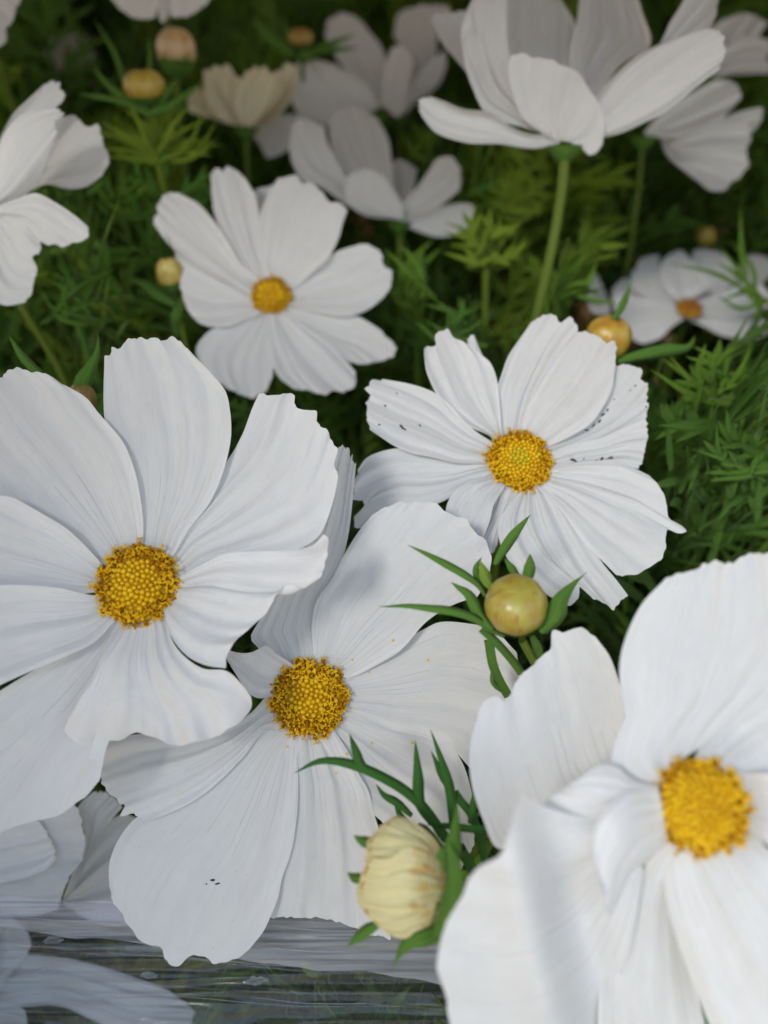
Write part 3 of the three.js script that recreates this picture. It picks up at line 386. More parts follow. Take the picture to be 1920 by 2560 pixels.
flower('small cream cosmos just opening, its petals in a frilled cup', 613, 312, 0.400, [0, 0.4, 0.9], c7, [
  [[[1080, 545], [1150, 480], [1190, 380], [1220, 290]], [[1220, 290], [1245, 270], [1270, 285], [1290, 330], [1260, 430]], [[1100, 550], [1180, 520], [1230, 470], [1260, 430]], { n: [-0.3, 0.2, 0.93], dz: 4 }],
  [[[1040, 545], [960, 520], [890, 430], [880, 340]], [[880, 340], [880, 300], [905, 305], [930, 280], [955, 295], [980, 275], [1010, 310], [1025, 350]], [[1060, 545], [1050, 480], [1030, 420], [1025, 350]], { n: [0.25, 0.1, 0.96], dz: 1, tr: 2 }],
  [[[1050, 545], [1020, 470], [1025, 400], [1060, 310]], [[1060, 310], [1080, 305], [1100, 285], [1120, 300], [1142, 280], [1160, 310], [1190, 330], [1190, 380]], [[1090, 545], [1140, 480], [1190, 380]], { n: [-0.1, -0.2, 0.97], dz: -3, tr: -2 }],
  [[[1060, 545], [1000, 470], [960, 400], [950, 350]], [[950, 350], [975, 325], [1000, 345], [1030, 330], [1050, 360]], [[1075, 545], [1060, 470], [1055, 420], [1050, 360]], { n: [0, -0.1, 0.99], dz: -1, tr: -1.5 }],
  [[[1070, 545], [1110, 470], [1130, 400], [1150, 330]], [[1150, 330], [1180, 320], [1200, 300], [1225, 330], [1230, 370]], [[1090, 548], [1160, 480], [1200, 430], [1230, 370]], { n: [-0.2, -0.1, 0.97], dz: 1, tr: 1.5 }],
  [[[1040, 550], [900, 505], [820, 480], [810, 420]], [[810, 420], [850, 380], [890, 400]], [[1050, 545], [960, 500], [920, 450], [890, 400]], { n: [0.2, 0.1, 0.97], dz: 2, tr: 2 }],
], { rad: 160, mat: CREAM, A: 1.6, tr: 2, stemN: [0, 0.95, 0.3] });
const c11 = [1450, 560, 0.2833];
flower('shaded cosmos with a rust coloured disc, half hidden among the leaves', 1722, 775, 0.380, [0, 0.55, 0.83], c11, [
  [[[1250, 600], [1400, 430], [1430, 330], [1480, 280]], [[1480, 280], [1560, 270], [1659, 300], [1720, 400]], [[1300, 620], [1450, 560], [1600, 520], [1720, 400]], { dz: 20 }],
  [[[960, 690], [1060, 600], [1050, 420], [980, 300]], [[980, 300], [1020, 230], [1110, 220], [1250, 260], [1340, 330]], [[1000, 700], [1150, 650], [1300, 560], [1400, 430], [1340, 330]], { dz: 4 }],
  [[[880, 720], [700, 680], [560, 640], [460, 560], [460, 440]], [[460, 440], [540, 310], [600, 280], [700, 270]], [[910, 700], [800, 600], [720, 500], [700, 380], [700, 270]], { lift: 1 }],
  [[[900, 700], [780, 600], [720, 480], [730, 330], [800, 260]], [[800, 260], [900, 230], [960, 290]], [[960, 690], [1040, 620], [1130, 560], [1100, 450], [1020, 360], [960, 290]], { lift: 2 }],
  [[[880, 760], [600, 690], [400, 700], [280, 680]], [[280, 680], [290, 580], [350, 500], [420, 470]], [[890, 720], [700, 660], [550, 600], [420, 470]], { lift: -1 }],
  [[[900, 750], [700, 690], [500, 650], [330, 620]], [[330, 620], [290, 700], [340, 850], [440, 1000], [560, 1060]], [[920, 820], [800, 900], [700, 1000], [560, 1060]], { n: [0, 0.2, 0.97], lift: 1 }],
  [[[1020, 700], [1200, 640], [1400, 540], [1500, 480]], [[1500, 480], [1580, 520], [1680, 620], [1720, 700]], [[1020, 780], [1250, 820], [1500, 800], [1720, 700]], { n: [0, 0.3, 0.95] }],
  [[[960, 800], [1200, 830], [1450, 820], [1659, 850]], [[1659, 850], [1690, 950], [1550, 1010], [1430, 1020]], [[930, 830], [1100, 900], [1250, 980], [1430, 1020]], { n: [0, 0.1, 0.99] }],
  [[[260, 800], [120, 780], [60, 680]], [[60, 680], [80, 480], [150, 440]], [[270, 780], [230, 640], [150, 440]], { dz: 6 }],
], { disc: 34, discOpt: { rust: true, inner: 0.4, rows: [[0.5, 10], [0.9, 14]], bead: 0.14 }, rad: 210, tr: 1.5, A: 0.6 });
flower('drooping shaded cosmos behind the tall cupped one', 1610, 335, 0.370, [0, 0.2, 0.97], c6, [
  [[[1100, 600], [1200, 500], [1350, 400], [1420, 360]], [[1420, 360], [1500, 370], [1535, 430], [1450, 540]], [[1110, 610], [1250, 620], [1350, 590], [1450, 540]], { lift: 1 }],
  [[[1150, 610], [1230, 640], [1400, 570], [1560, 540]], [[1560, 540], [1580, 620], [1560, 680], [1572, 740], [1530, 800], [1490, 830], [1450, 860], [1380, 850], [1350, 790]], [[1170, 620], [1200, 680], [1280, 740], [1350, 790]], { lift: 2, A: 1.2, k: 4 }],
  [[[1210, 650], [1400, 560], [1550, 500], [1640, 480]], [[1640, 480], [1620, 560], [1570, 610]], [[1220, 660], [1350, 620], [1480, 620], [1570, 610]], { lift: 0 }],
], { rad: 240, tr: 2, A: 0.9, stemN: [0, 0.95, 0.3] });
flower('shaded cosmos with thin layered petals at the back beyond the tall cupped one', 1780, 190, 0.420, [-0.1, 0.3, 0.95], c6, [
  [[[1400, 340], [1480, 200], [1560, 160], [1659, 180]], [[1659, 180], [1690, 220], [1650, 260], [1690, 300], [1659, 330]], [[1420, 350], [1500, 330], [1580, 330], [1659, 330]], { A: 1.4, k: 4 }],
  [[[1300, 300], [1400, 200], [1400, 130], [1450, 90]], [[1450, 90], [1560, 60], [1659, 100]], [[1400, 320], [1500, 250], [1600, 180], [1659, 100]], { A: 1.4, k: 4, dz: 8 }],
], { rad: 200, tr: 2, stemN: [0, 0.95, 0.3] });
flower('cosmos seen from beneath at the dark back, over a peach bud', 405, -85, 0.360, [0, -0.15, 0.98], c7, [
  [[[690, -150], [560, -110], [470, -20]], [[470, -20], [530, 50], [600, 85], [670, 75]], [[700, -150], [690, -40], [670, 75]], { lift: 1 }],
  [[[700, -150], [680, -30], [685, 70]], [[685, 70], [700, 100], [730, 60], [760, -10]], [[712, -150], [745, -80], [760, -10]], { lift: 0 }],
  [[[710, -150], [740, -40], [735, 70]], [[735, 70], [780, 75], [820, 65], [890, 20], [920, -30]], [[725, -150], [830, -100], [920, -30]], { lift: 2 }],
], { rad: 150, stemN: [0, 0.9, 0.4], tr: 1.5 });
flower('cosmos petal with a frilled edge above the ruffled sideways flower', -90, -20, 0.33, [0, 0.2, 0.97], c7, [
  [[[-150, -60], [-60, -60], [60, -40], [100, -10]], [[100, -10], [68, 40], [55, 90], [28, 120], [25, 180], [-10, 210]], [[-150, -20], [-100, 80], [-10, 210]], { lift: 1 }],
], { rad: 200 });
{ // small far flower seen through the stems
  const pts = []; for (let k = 0; k < 7; k++) { const a = k / 7 * 6.283 + 0.2, d = [Math.cos(a), Math.sin(a)], q = (r, w) => [172 + d[0] * r - d[1] * w, 132 + (d[1] * r + d[0] * w) * 0.85]; pts.push([[q(8, -5), q(30, -20), q(52, -20)], [q(52, -20), q(66, -8), q(62, 2), q(66, 10), q(50, 20)], [q(8, 5), q(30, 20), q(50, 20)], { lift: k % 2 ? 1 : 0 }]); }
  flower('small far white cosmos glimpsed through dark stems', 172, 132, 0.62, [0.1, 0.3, 0.94], [0, 0, 1], pts, { disc: 14, rad: 80, discOpt: { inner: 0.5, bead: 0.2, rows: [[0.8, 9]] } });
}
const c16 = [0, 1550, 0.3617];
const f16 = flower('crumpled white cosmos tucked under the film, folded petals in shadow', -60, 2190, 0.236, [0.0, 0.15, 0.98], c16, [
  [[[430, 1940], [560, 1650], [720, 1420], [860, 1330]], [[860, 1330], [1000, 1400], [1050, 1700], [1000, 2100]], [[440, 1960], [600, 2050], [780, 2100], [1000, 2100]], { dz: 12, A: 1 }],
  [[[450, 1900], [560, 1650], [590, 1500], [540, 1300], [640, 1190]], [[640, 1190], [730, 1190], [850, 1290]], [[500, 1880], [600, 1660], [700, 1460], [850, 1290]], { dz: 6, tr: 2 }],
  [[[-300, 1500], [-100, 1480], [100, 1380], [300, 1310], [510, 1270]], [[510, 1270], [560, 1400], [590, 1540], [570, 1650], [500, 1760], [440, 1870], [400, 2000]], [[-300, 1700], [-100, 1900], [100, 2020], [250, 2040], [400, 2000]], { tr: 2.5, A: 0.5 }],
  [[[-300, 1560], [-100, 1450], [100, 1380], [262, 1380]], [[262, 1380], [300, 1430], [345, 1510], [375, 1590], [385, 1660]], [[-300, 1850], [-100, 1815], [0, 1800], [200, 1765], [320, 1720], [385, 1660]], { dz: -2, tr: 2.5, A: 0.6 }],
], { rad: 250, A: 0.5 });
const c17 = [0, 1900, 0.6932];
flower('white petals of a cosmos pressed behind the clear film', -40, 2480, 0.262, [0, 0.35, 0.93], c17, [
  [[[-60, 720], [150, 715], [300, 735], [450, 775], [580, 815]], [[580, 815], [640, 850], [690, 895], [712, 950], [700, 1020]], [[-60, 900], [100, 875], [220, 880], [330, 930], [500, 1010], [700, 1020]], { lift: 1 }],
  [[[-60, 560], [20, 560], [100, 620]], [[100, 620], [110, 660], [90, 720], [60, 760]], [[-60, 860], [0, 820], [60, 760]], { lift: 2 }],
  [[[-60, 880], [20, 880], [90, 900]], [[90, 900], [100, 950], [90, 1050]], [[-60, 1050], [20, 1050], [90, 1050]], { lift: 0 }],
], { rad: 200 });

// ------------------------------------------------------------------ buds, bracts and leaf blades
const RIGHT = toWorldDir([1, 0, 0]), UP = toWorldDir([0, 1, 0]), TOWARD = toWorldDir([0, 0, 1]);
// a narrow leaf blade along a path of [px, py, depth]; hw = half width in photo pixels
function blade(pts, hw, o = {}) {
  const c = new THREE.CatmullRomCurve3(pts.map((p) => at(...p)), false, 'centripetal'), seg = o.seg ?? 18;
  const dz = pts.reduce((a, p) => a + p[2], 0) / pts.length, W = hw * dz / F, prof = o.prof ?? ((u) => Math.min(1, (1 - u) * 2.2) ** 0.8 * (0.55 + 0.45 * Math.min(1, u * 3)));
  return gridGeo(seg, 4, (u, v) => {
    const p = c.getPointAt(u), t = c.getTangentAt(u), view = EYE.clone().sub(p).normalize(), side = t.clone().cross(view).normalize(), nn = side.clone().cross(t).normalize().multiplyScalar(-1);
    const tw = (o.twist ?? 0) * u, s = side.clone().multiplyScalar(Math.cos(tw)).addScaledVector(nn, Math.sin(tw)), f = nn.clone().multiplyScalar(Math.cos(tw)).addScaledVector(side, -Math.sin(tw));
    const w = W * Math.max(0.02, prof(u)), k = Math.round(v * 4) % 4;
    if (k === 0) return p.addScaledVector(s, -w).addScaledVector(f, 0.25 * w);
    if (k === 2) return p.addScaledVector(s, w).addScaledVector(f, 0.25 * w);
    return p.addScaledVector(f, k === 1 ? -0.05 * w : 0.18 * w);
  });
}
// a closed bud: overlapping petals wrapped round an axis, each a sheet of its own
function budBody(root, c, axis, len, wid, o = {}) {
  const M = frame(axis), n = o.petals ?? 8, sd = rr(0, 50);
  const base = o.base ?? [0.42, 0.30, 0.06], blot = o.blot ?? [0.32, 0.15, 0.03], pale = o.pale ?? [0.5, 0.42, 0.12];
  const mix = (a, b, t) => [0, 1, 2].map((i) => a[i] + (b[i] - a[i]) * t);
  { const g = new THREE.SphereGeometry(1, 20, 14).rotateX(Math.PI / 2).scale(wid * 0.93, wid * 0.93, len * 0.95); paint(g, () => mix(base, blot, 0.4)); part('bud_core', g.applyMatrix4(M).translate(c.x, c.y, c.z), o.mat ?? BUDSKIN, root); }
  for (let k = 0; k < n; k++) {
    const a0 = k / n * 6.283, half = 6.283 / n * (o.span ?? 0.95);
    const g = gridGeo(16, 12, (u, v) => {
      const th = 0.12 + u * (Math.PI - 0.12 - (o.open ?? 0.16)), w = 2 * v - 1, a = a0 + w * half * (1 - 0.25 * u * u);
      const step = (o.step ?? 0.05) * (w * 0.5 + 0.5) + (o.crease ?? 0.03) * (Math.cos(w * Math.PI * 1.5) + 0.7 * noise.noise(w * 3 + k * 7, u * 3.2, sd));
      const r = wid * (Math.sin(th) ** (o.pow ?? 0.8)) * (1 + step), z = -Math.cos(th) * len * (1 + 0.02 * noise.noise(w * 2, k * 3, sd));
      return V(r * Math.cos(a), r * Math.sin(a), z);
    });
    paint(g, (p) => { const q = p.clone().multiplyScalar(1 / wid), f = noise.noise(q.x * 1.6 + sd, q.y * 1.6, q.z * 1.6), f2 = noise.noise(q.x * 4 + sd, q.y * 4, q.z * 2.4 + k), f3 = noise.noise(q.x * 11 + sd, q.y * 11, q.z * 4); return mix(mix(base, pale, Math.min(1, Math.max(0, 0.5 + f * 1.2 + f3 * 0.3))), blot, Math.min(1, Math.max(0, f2 * 1.7 + f3 * 0.4 - 0.3))); });
    part('petal', g.applyMatrix4(M).translate(c.x, c.y, c.z), o.mat ?? BUDSKIN, root);
  }
}
function budCup(root, c, axis, len, wid, mat = BRACT) {
  const p = c.clone().addScaledVector(axis, -len * 0.98), M = frame(axis);
  const g = new THREE.LatheGeometry([[0.05, -0.35], [0.3, -0.3], [0.62, -0.08], [0.84, 0.25], [0.98, 0.55]].map((q) => new THREE.Vector2(q[0] * wid * 1.04, q[1] * len)), 18).rotateX(Math.PI / 2);
  part('calyx', g.applyMatrix4(M).translate(p.x, p.y, p.z), mat, root);
  return p.addScaledVector(axis, -len * 0.3);
}
function bud(label, px, py, dz, axisCam, len, wid, o = {}) {
  const c = at(px, py, dz), axis = toWorldDir(axisCam).normalize(), k = dz / F;
  const end = V(c.x + (o.ex ?? rr(-0.015, 0.015)), 0, c.z + (o.ez ?? -0.03));
  const root = thing('cosmos_bud', label, 'bud', end, 'cosmos buds');
  budBody(root, c, axis, len * k, wid * k, o);
  const foot = budCup(root, c, axis, len * k, wid * k);
  (o.bracts ?? []).forEach((b) => part('bract', blade(b[0], b[1], b[2]), b[3] ?? BRACT, root));
  // outer bracts standing round the bud
  for (let i = 0; i < (o.ring ?? 0); i++) {
    const a = i / o.ring * 6.283 + 0.3, L = (o.ringLen ?? 1.6) * len * k * rr(0.8, 1.15), M = frame(axis), out = rr(0.9, 1.5);
    const g = gridGeo(8, 2, (u, v) => { const w = (v - 0.5) * wid * k * 0.34 * (1 - u) ** 0.7 * (0.6 + u), r = wid * k * (0.35 + out * 0.8 * Math.sin(u * 1.4)), z = -len * k * 0.95 + L * u * (0.35 + 0.5 * u); return V(r * Math.cos(a) - w * Math.sin(a), r * Math.sin(a) + w * Math.cos(a), z + Math.abs(v - 0.5) * wid * k * 0.06); });
    part('bract', g.applyMatrix4(M).translate(c.x, c.y, c.z), BRACT, root);
  }
  part('stem', stemDown(foot, axis, o.stemR ?? 0.0009, end, o.stemPts), o.stemMat ?? STEM, root);
  clear.push([px, py, o.rad ?? 110, dz]);
  return root;
}
const D1 = 0.180;
bud('round shiny olive bud with long green bracts beside the specked flower', 1290, 1512, D1, [0.02, 0.55, 0.83], 66, 76, {
  base: [0.36, 0.25, 0.035], pale: [0.40, 0.36, 0.06], blot: [0.32, 0.14, 0.03], petals: 8, step: 0.045, crease: 0.022, pow: 0.72, open: 0.0, rad: 170, stemMat: STEM,
  stemPts: [[1305, 1600, D1 + 0.006], [1330, 1650, D1 + 0.010], [1362, 1720, D1 + 0.016]], ez: -0.02,
  bracts: [
    [[[1262, 1590, D1 + 0.004], [1225, 1572, D1 + 0.002], [1185, 1545, D1], [1130, 1528, D1 - 0.002], [1075, 1521, D1 - 0.002], [1020, 1515, D1 - 0.001], [946, 1517, D1 + 0.001]], 11],
    [[[1305, 1685, D1 + 0.012], [1280, 1650, D1 + 0.009], [1240, 1605, D1 + 0.005], [1205, 1572, D1 + 0.003]], 12, { prof: () => 0.9 }],
    [[[1215, 1490, D1 + 0.004], [1195, 1462, D1 + 0.004], [1160, 1436, D1 + 0.003], [1110, 1408, D1 + 0.003], [1060, 1382, D1 + 0.003], [1018, 1362, D1 + 0.004]], 10],
    [[[1235, 1570, D1 + 0.001], [1200, 1538, D1 + 0.001], [1185, 1510, D1 + 0.001], [1170, 1485, D1 + 0.002], [1145, 1468, D1 + 0.002], [1127, 1455, D1 + 0.003]], 15],
    [[[1215, 1470, D1 + 0.006], [1195, 1445, D1 + 0.006], [1190, 1420, D1 + 0.006], [1205, 1392, D1 + 0.006]], 9],
    [[[1235, 1475, D1 + 0.003], [1218, 1450, D1 + 0.003], [1208, 1425, D1 + 0.003], [1200, 1402, D1 + 0.003]], 15, {}, green(0.16, 0.26, 0.05, 0.2)],
    [[[1238, 1412, D1 + 0.012], [1262, 1370, D1 + 0.012], [1290, 1330, D1 + 0.012], [1326, 1287, D1 + 0.013]], 13],
    [[[1295, 1455, D1 + 0.005], [1285, 1430, D1 + 0.005], [1272, 1410, D1 + 0.005], [1261, 1396, D1 + 0.006]], 10],
    [[[1310, 1460, D1 + 0.004], [1322, 1432, D1 + 0.004], [1325, 1408, D1 + 0.004], [1325, 1384, D1 + 0.005]], 15],
    [[[1350, 1580, D1 + 0.001], [1385, 1545, D1], [1402, 1500, D1 + 0.001], [1432, 1462, D1 + 0.003], [1468, 1430, D1 + 0.005]], 30, { prof: (u) => Math.min(1, (1 - u) * 1.5) ** 1.7 * (0.5 + u) }],
    [[[1222, 1600, D1 + 0.008], [1232, 1660, D1 + 0.010], [1248, 1700, D1 + 0.013], [1272, 1742, D1 + 0.017]], 13, { prof: () => 0.9 }],
    [[[1262, 1735, D1 + 0.016], [1232, 1705, D1 + 0.013], [1232, 1675, D1 + 0.012], [1248, 1660, D1 + 0.012]], 6],
    [[[1330, 1590, D1 + 0.004], [1345, 1630, D1 + 0.008], [1335, 1680, D1 + 0.014]], 12],
  ],
});
const D2 = 0.158;
{
  const [map, bump] = veinTexture(303, true), BP = new THREE.MeshPhysicalMaterial({ map, bumpMap: bump, bumpScale: 0.0002, color: new THREE.Color().setRGB(0.80, 0.79, 0.58), roughness: 0.85, specularIntensity: 0.3, side: THREE.DoubleSide });
  { const g = map.image.getContext('2d'); seedState = 909; for (let k = 0; k < 60; k++) { g.fillStyle = `rgba(${rnd() < 0.5 ? '176,112,42' : '196,150,66'},${rr(0.06, 0.2)})`; g.beginPath(); g.ellipse(rr(0, 512), 1024 - Math.pow(rnd(), 1.6) * 420, rr(10, 46), rr(30, 110), rr(-0.2, 0.2), 0, 7); g.fill(); } for (let k = 0; k < 12; k++) { g.fillStyle = `rgba(170,112,48,${rr(0.1, 0.25)})`; g.beginPath(); g.ellipse(rr(0, 512), rr(0, 70), rr(14, 60), rr(6, 26), 0, 0, 7); g.fill(); } map.needsUpdate = true; }
  const root = bud('fat cream bud about to open, brown tinged petals in a green calyx', 1012, 2192, D2 + 0.0085, [-0.92, 0.16, 0.30], 88, 128, {
    base: [0.5, 0.36, 0.12], pale: [0.56, 0.45, 0.2], blot: [0.36, 0.2, 0.05], petals: 0, rad: 190,
    mat: new THREE.MeshPhysicalMaterial({ vertexColors: true, roughness: 0.85 }),
    stemPts: [[1150, 2200, D2 + 0.012], [1175, 2230, D2 + 0.03], [1190, 2290, D2 + 0.06]], ez: -0.02,
    bracts: [
      [[[1105, 2180, D2 + 0.001], [1132, 2120, D2 - 0.001], [1140, 2060, D2 + 0.001], [1142, 1995, D2 + 0.004]], 30, { prof: (u) => Math.min(1, (1 - u) * 1.3) ** 1.2 }],
      [[[1105, 2320, D2 + 0.004], [1050, 2338, D2 + 0.002], [1012, 2365, D2 + 0.003], [978, 2430, D2 + 0.006]], 30, { prof: (u) => Math.min(1, (1 - u) * 1.4) ** 1.6 }],
      [[[950, 2308, D2 + 0.006], [918, 2325, D2 + 0.007], [893, 2345, D2 + 0.008], [868, 2366, D2 + 0.009]], 15],
      [[[945, 2108, D2 + 0.006], [915, 2105, D2 + 0.007], [898, 2098, D2 + 0.008], [884, 2088, D2 + 0.009]], 14],
      [[[915, 2195, D2 + 0.006], [890, 2195, D2 + 0.007], [868, 2182, D2 + 0.009]], 13],
      [[[1118, 2110, D2 - 0.002], [1136, 2180, D2 - 0.003], [1125, 2260, D2 - 0.002], [1085, 2345, D2 + 0.002]], 26, { prof: (u) => Math.sin(0.3 + u * 2.7) }],
    ],
  });
  const n = toWorldDir([-0.18, 0.12, 0.97]), C = { px: 1005, py: 2194, c: at(1005, 2194, D2 + 0.008), n, crop: [700, 1800, 0.3617] };
  const hf = (x, y) => 0.0105 * Math.sqrt(Math.max(0, 1 - ((x - 1010) / 132) ** 2 - ((y - 2194) / 172) ** 2)) - 0.0010;
  const P = (L, T, R, o) => petal(root, C, L, T, R, { hf, mat: BP, tr: 0, A: 0.3, wave: 0.8, ...o });
  P([[1150, 1180], [1000, 1230], [800, 1290], [545, 1230]], [[545, 1230], [590, 1340], [680, 1425], [775, 1498]], [[1110, 1330], [1040, 1400], [930, 1460], [870, 1508], [775, 1498]], { lift: 0 });
  P([[1130, 1000], [1080, 850], [960, 730], [870, 670]], [[870, 670], [790, 666], [705, 715], [640, 800]], [[1130, 1080], [960, 890], [800, 860], [640, 820]], { lift: 0.1 });
  P([[1140, 1030], [980, 850], [800, 815], [640, 780]], [[640, 780], [605, 850], [588, 940], [600, 1000]], [[1150, 1110], [1000, 990], [820, 970], [600, 1000]], { lift: 0.5, roll: -0.3 });
  P([[1150, 1060], [980, 930], [860, 900], [760, 960], [606, 945]], [[606, 945], [560, 1070], [526, 1200], [556, 1300]], [[1150, 1250], [1000, 1290], [800, 1330], [556, 1300]], { lift: 0.9, roll: -0.2, A: 0.4 });
}
bud('orange bud with two long bracts behind the specked flower', 1522, 842, 0.272, [0.15, 0.7, 0.7], 50, 54, { base: [0.5, 0.27, 0.03], pale: [0.56, 0.40, 0.06], blot: [0.42, 0.17, 0.03], petals: 7, step: 0.06, crease: 0.04, ring: 0, rad: 90,
  bracts: [[[[1545, 905, 0.272], [1600, 890, 0.270], [1660, 878, 0.270], [1720, 868, 0.272], [1738, 840, 0.275]], 17], [[[1530, 808, 0.268], [1552, 770, 0.268], [1568, 735, 0.27], [1578, 705, 0.272]], 9]] });
bud('small yellow bud nodding beside the flower with evenly spread petals', 425, 685, 0.30, [-0.1, 0.8, 0.5], 40, 33, { base: [0.5, 0.36, 0.06], pale: [0.6, 0.5, 0.16], blot: [0.35, 0.18, 0.03], ring: 0, rad: 70,
  bracts: [[[[440, 760, 0.302], [395, 735, 0.300], [360, 710, 0.300], [325, 702, 0.302]], 14], [[[450, 750, 0.302], [440, 800, 0.306], [450, 840, 0.312]], 16, { prof: () => 0.8 }]] });
bud('squat yellow bud sunk in a wide spiky green calyx', 360, 215, 0.33, [0, 0.75, 0.6], 38, 50, { base: [0.44, 0.30, 0.04], pale: [0.52, 0.40, 0.07], blot: [0.28, 0.13, 0.02], ring: 0, rad: 120, stemR: 0.0014,
  bracts: [[[[370, 270, 0.33], [300, 235, 0.328], [265, 205, 0.33], [230, 165, 0.332]], 10], [[[360, 272, 0.328], [290, 250, 0.325], [235, 240, 0.325], [198, 236, 0.328]], 7], [[[385, 275, 0.328], [440, 258, 0.325], [480, 225, 0.328], [510, 205, 0.33]], 9], [[[330, 260, 0.333], [305, 190, 0.335], [290, 140, 0.337], [262, 90, 0.34], [236, 50, 0.342]], 7], [[[370, 200, 0.338], [375, 150, 0.34], [372, 90, 0.342]], 6], [[[400, 265, 0.33], [425, 225, 0.33], [440, 195, 0.333]], 9], [[[340, 275, 0.325], [370, 285, 0.323], [420, 275, 0.325], [470, 262, 0.328]], 7]] });
bud('peach coloured bud rising behind the spiky calyx', 440, 125, 0.36, [0.05, 0.9, 0.42], 50, 48, { base: [0.55, 0.34, 0.16], pale: [0.62, 0.46, 0.26], blot: [0.45, 0.22, 0.08], ring: 6, ringLen: 1.1, rad: 80 });
bud('yellow bud standing behind the cosmos with a rust disc', 1764, 592, 0.42, [0, 0.8, 0.6], 26, 24, { base: [0.52, 0.36, 0.04], pale: [0.58, 0.45, 0.1], blot: [0.4, 0.22, 0.03], ring: 5, ringLen: 1.1, rad: 60 });
bud('dark amber bud in a star of thin bracts against the black back', 752, 95, 0.42, [0, 0.8, 0.6], 22, 30, { base: [0.36, 0.2, 0.03], pale: [0.4, 0.26, 0.05], blot: [0.22, 0.1, 0.02], ring: 0, rad: 110,
  bracts: [[[[740, 140, 0.42], [700, 112, 0.418], [660, 80, 0.42], [628, 42, 0.424]], 13], [[[765, 135, 0.42], [820, 112, 0.418], [890, 85, 0.42]], 8], [[[765, 140, 0.42], [830, 126, 0.416], [900, 118, 0.418]], 7], [[[735, 125, 0.425], [715, 75, 0.428], [705, 40, 0.43]], 7], [[[745, 150, 0.417], [765, 142, 0.415], [790, 150, 0.417]], 14]] });
bud('green closed bud with curling bracts peeping over the large flower', 205, 1000, 0.232, [0.1, 0.8, 0.6], 46, 34, { base: [0.24, 0.14, 0.03], pale: [0.2, 0.2, 0.05], blot: [0.3, 0.12, 0.03], ring: 0, rad: 100,
  bracts: [[[[205, 990, 0.230], [208, 955, 0.229], [228, 918, 0.229], [243, 880, 0.23], [245, 825, 0.232]], 22, { prof: (u) => Math.min(1, (1 - u) * 1.3) ** 1.4 }], [[[140, 960, 0.236], [95, 930, 0.234], [55, 890, 0.233], [22, 838, 0.234]], 11], [[[260, 1040, 0.235], [245, 1015, 0.233], [235, 1000, 0.233], [258, 985, 0.234]], 18]] });
bud('tiny white tipped bud above the leaves near the yellow bud', 1688, 565, 0.43, [0.05, 0.9, 0.4], 26, 16, { base: [0.6, 0.55, 0.48], pale: [0.68, 0.63, 0.56], blot: [0.5, 0.4, 0.3], rad: 40 });

// the feathery sprig lying over the lower flower behind the cream bud
{
  const D = 0.176, root = thing('leaf_sprig', 'dark green feathery sprig lying across the lower white petals by the cream bud', 'leaf', V(0.035, 0, -0.16));
  const B = (pts, hw, o) => part('leaflet', blade(pts.map((p) => [p[0], p[1], D + (p[2] ?? 0)]), hw * 0.86, o), SPRIG, root);
  B([[1110, 2090, .004], [1060, 2020, .002], [1010, 1975, .001], [960, 1945], [900, 1918], [850, 1904], [800, 1903], [735, 1933, .004]], 15, { seg: 26, prof: (u) => (u < 0.45 ? 1.0 : 1.0 - 0.3 * (u - 0.45)) * Math.min(1, (1 - u) * 3) ** 0.8 });
  B([[940, 1940], [905, 1915], [890, 1880], [874, 1834, .003]], 14);
  B([[1080, 2060, .003], [1050, 2010, .002], [1045, 1940, .001], [1038, 1850, .003]], 17);
  B([[1135, 2120, .006], [1130, 2010, .004], [1118, 1945, .003], [1100, 1890, .003], [1076, 1823, .005]], 15);
  B([[1125, 1980, .006], [1105, 1940, .005], [1090, 1905, .005], [1077, 1876, .006]], 10);
  B([[1215, 2160, .012], [1200, 2100, .009], [1180, 2040, .007], [1150, 2000, .005], [1136, 1980, .005]], 14, { prof: () => 0.85 });
  B([[1175, 2060, .007], [1182, 2020, .006], [1186, 1972, .007]], 12);
  B([[1070, 2060, .001], [1130, 2066], [1200, 2074, .001], [1270, 2072, .004], [1330, 2110, .01]], 12, { prof: (u) => Math.min(1, 0.35 + u * 3) * 0.9 });
  B([[1030, 2040, .004], [990, 2005, .004], [960, 1988, .005], [940, 1960, .006]], 12);
  B([[1030, 2060, .006], [1002, 2040, .006], [985, 2005, .007]], 9);
  B([[1110, 2090, .004], [1160, 2140, .008], [1190, 2200, .016]], 16, { prof: () => 0.9 });
  part('leaf_stalk', stemDown(at(1150, 2120, D + 0.006), V(0, 1, 0), 0.0012, V(0.035, 0, -0.16), [[1150, 2120, D + 0.006], [1185, 2180, D + 0.014], [1200, 2240, D + 0.03]]), SPRIG, root);
}

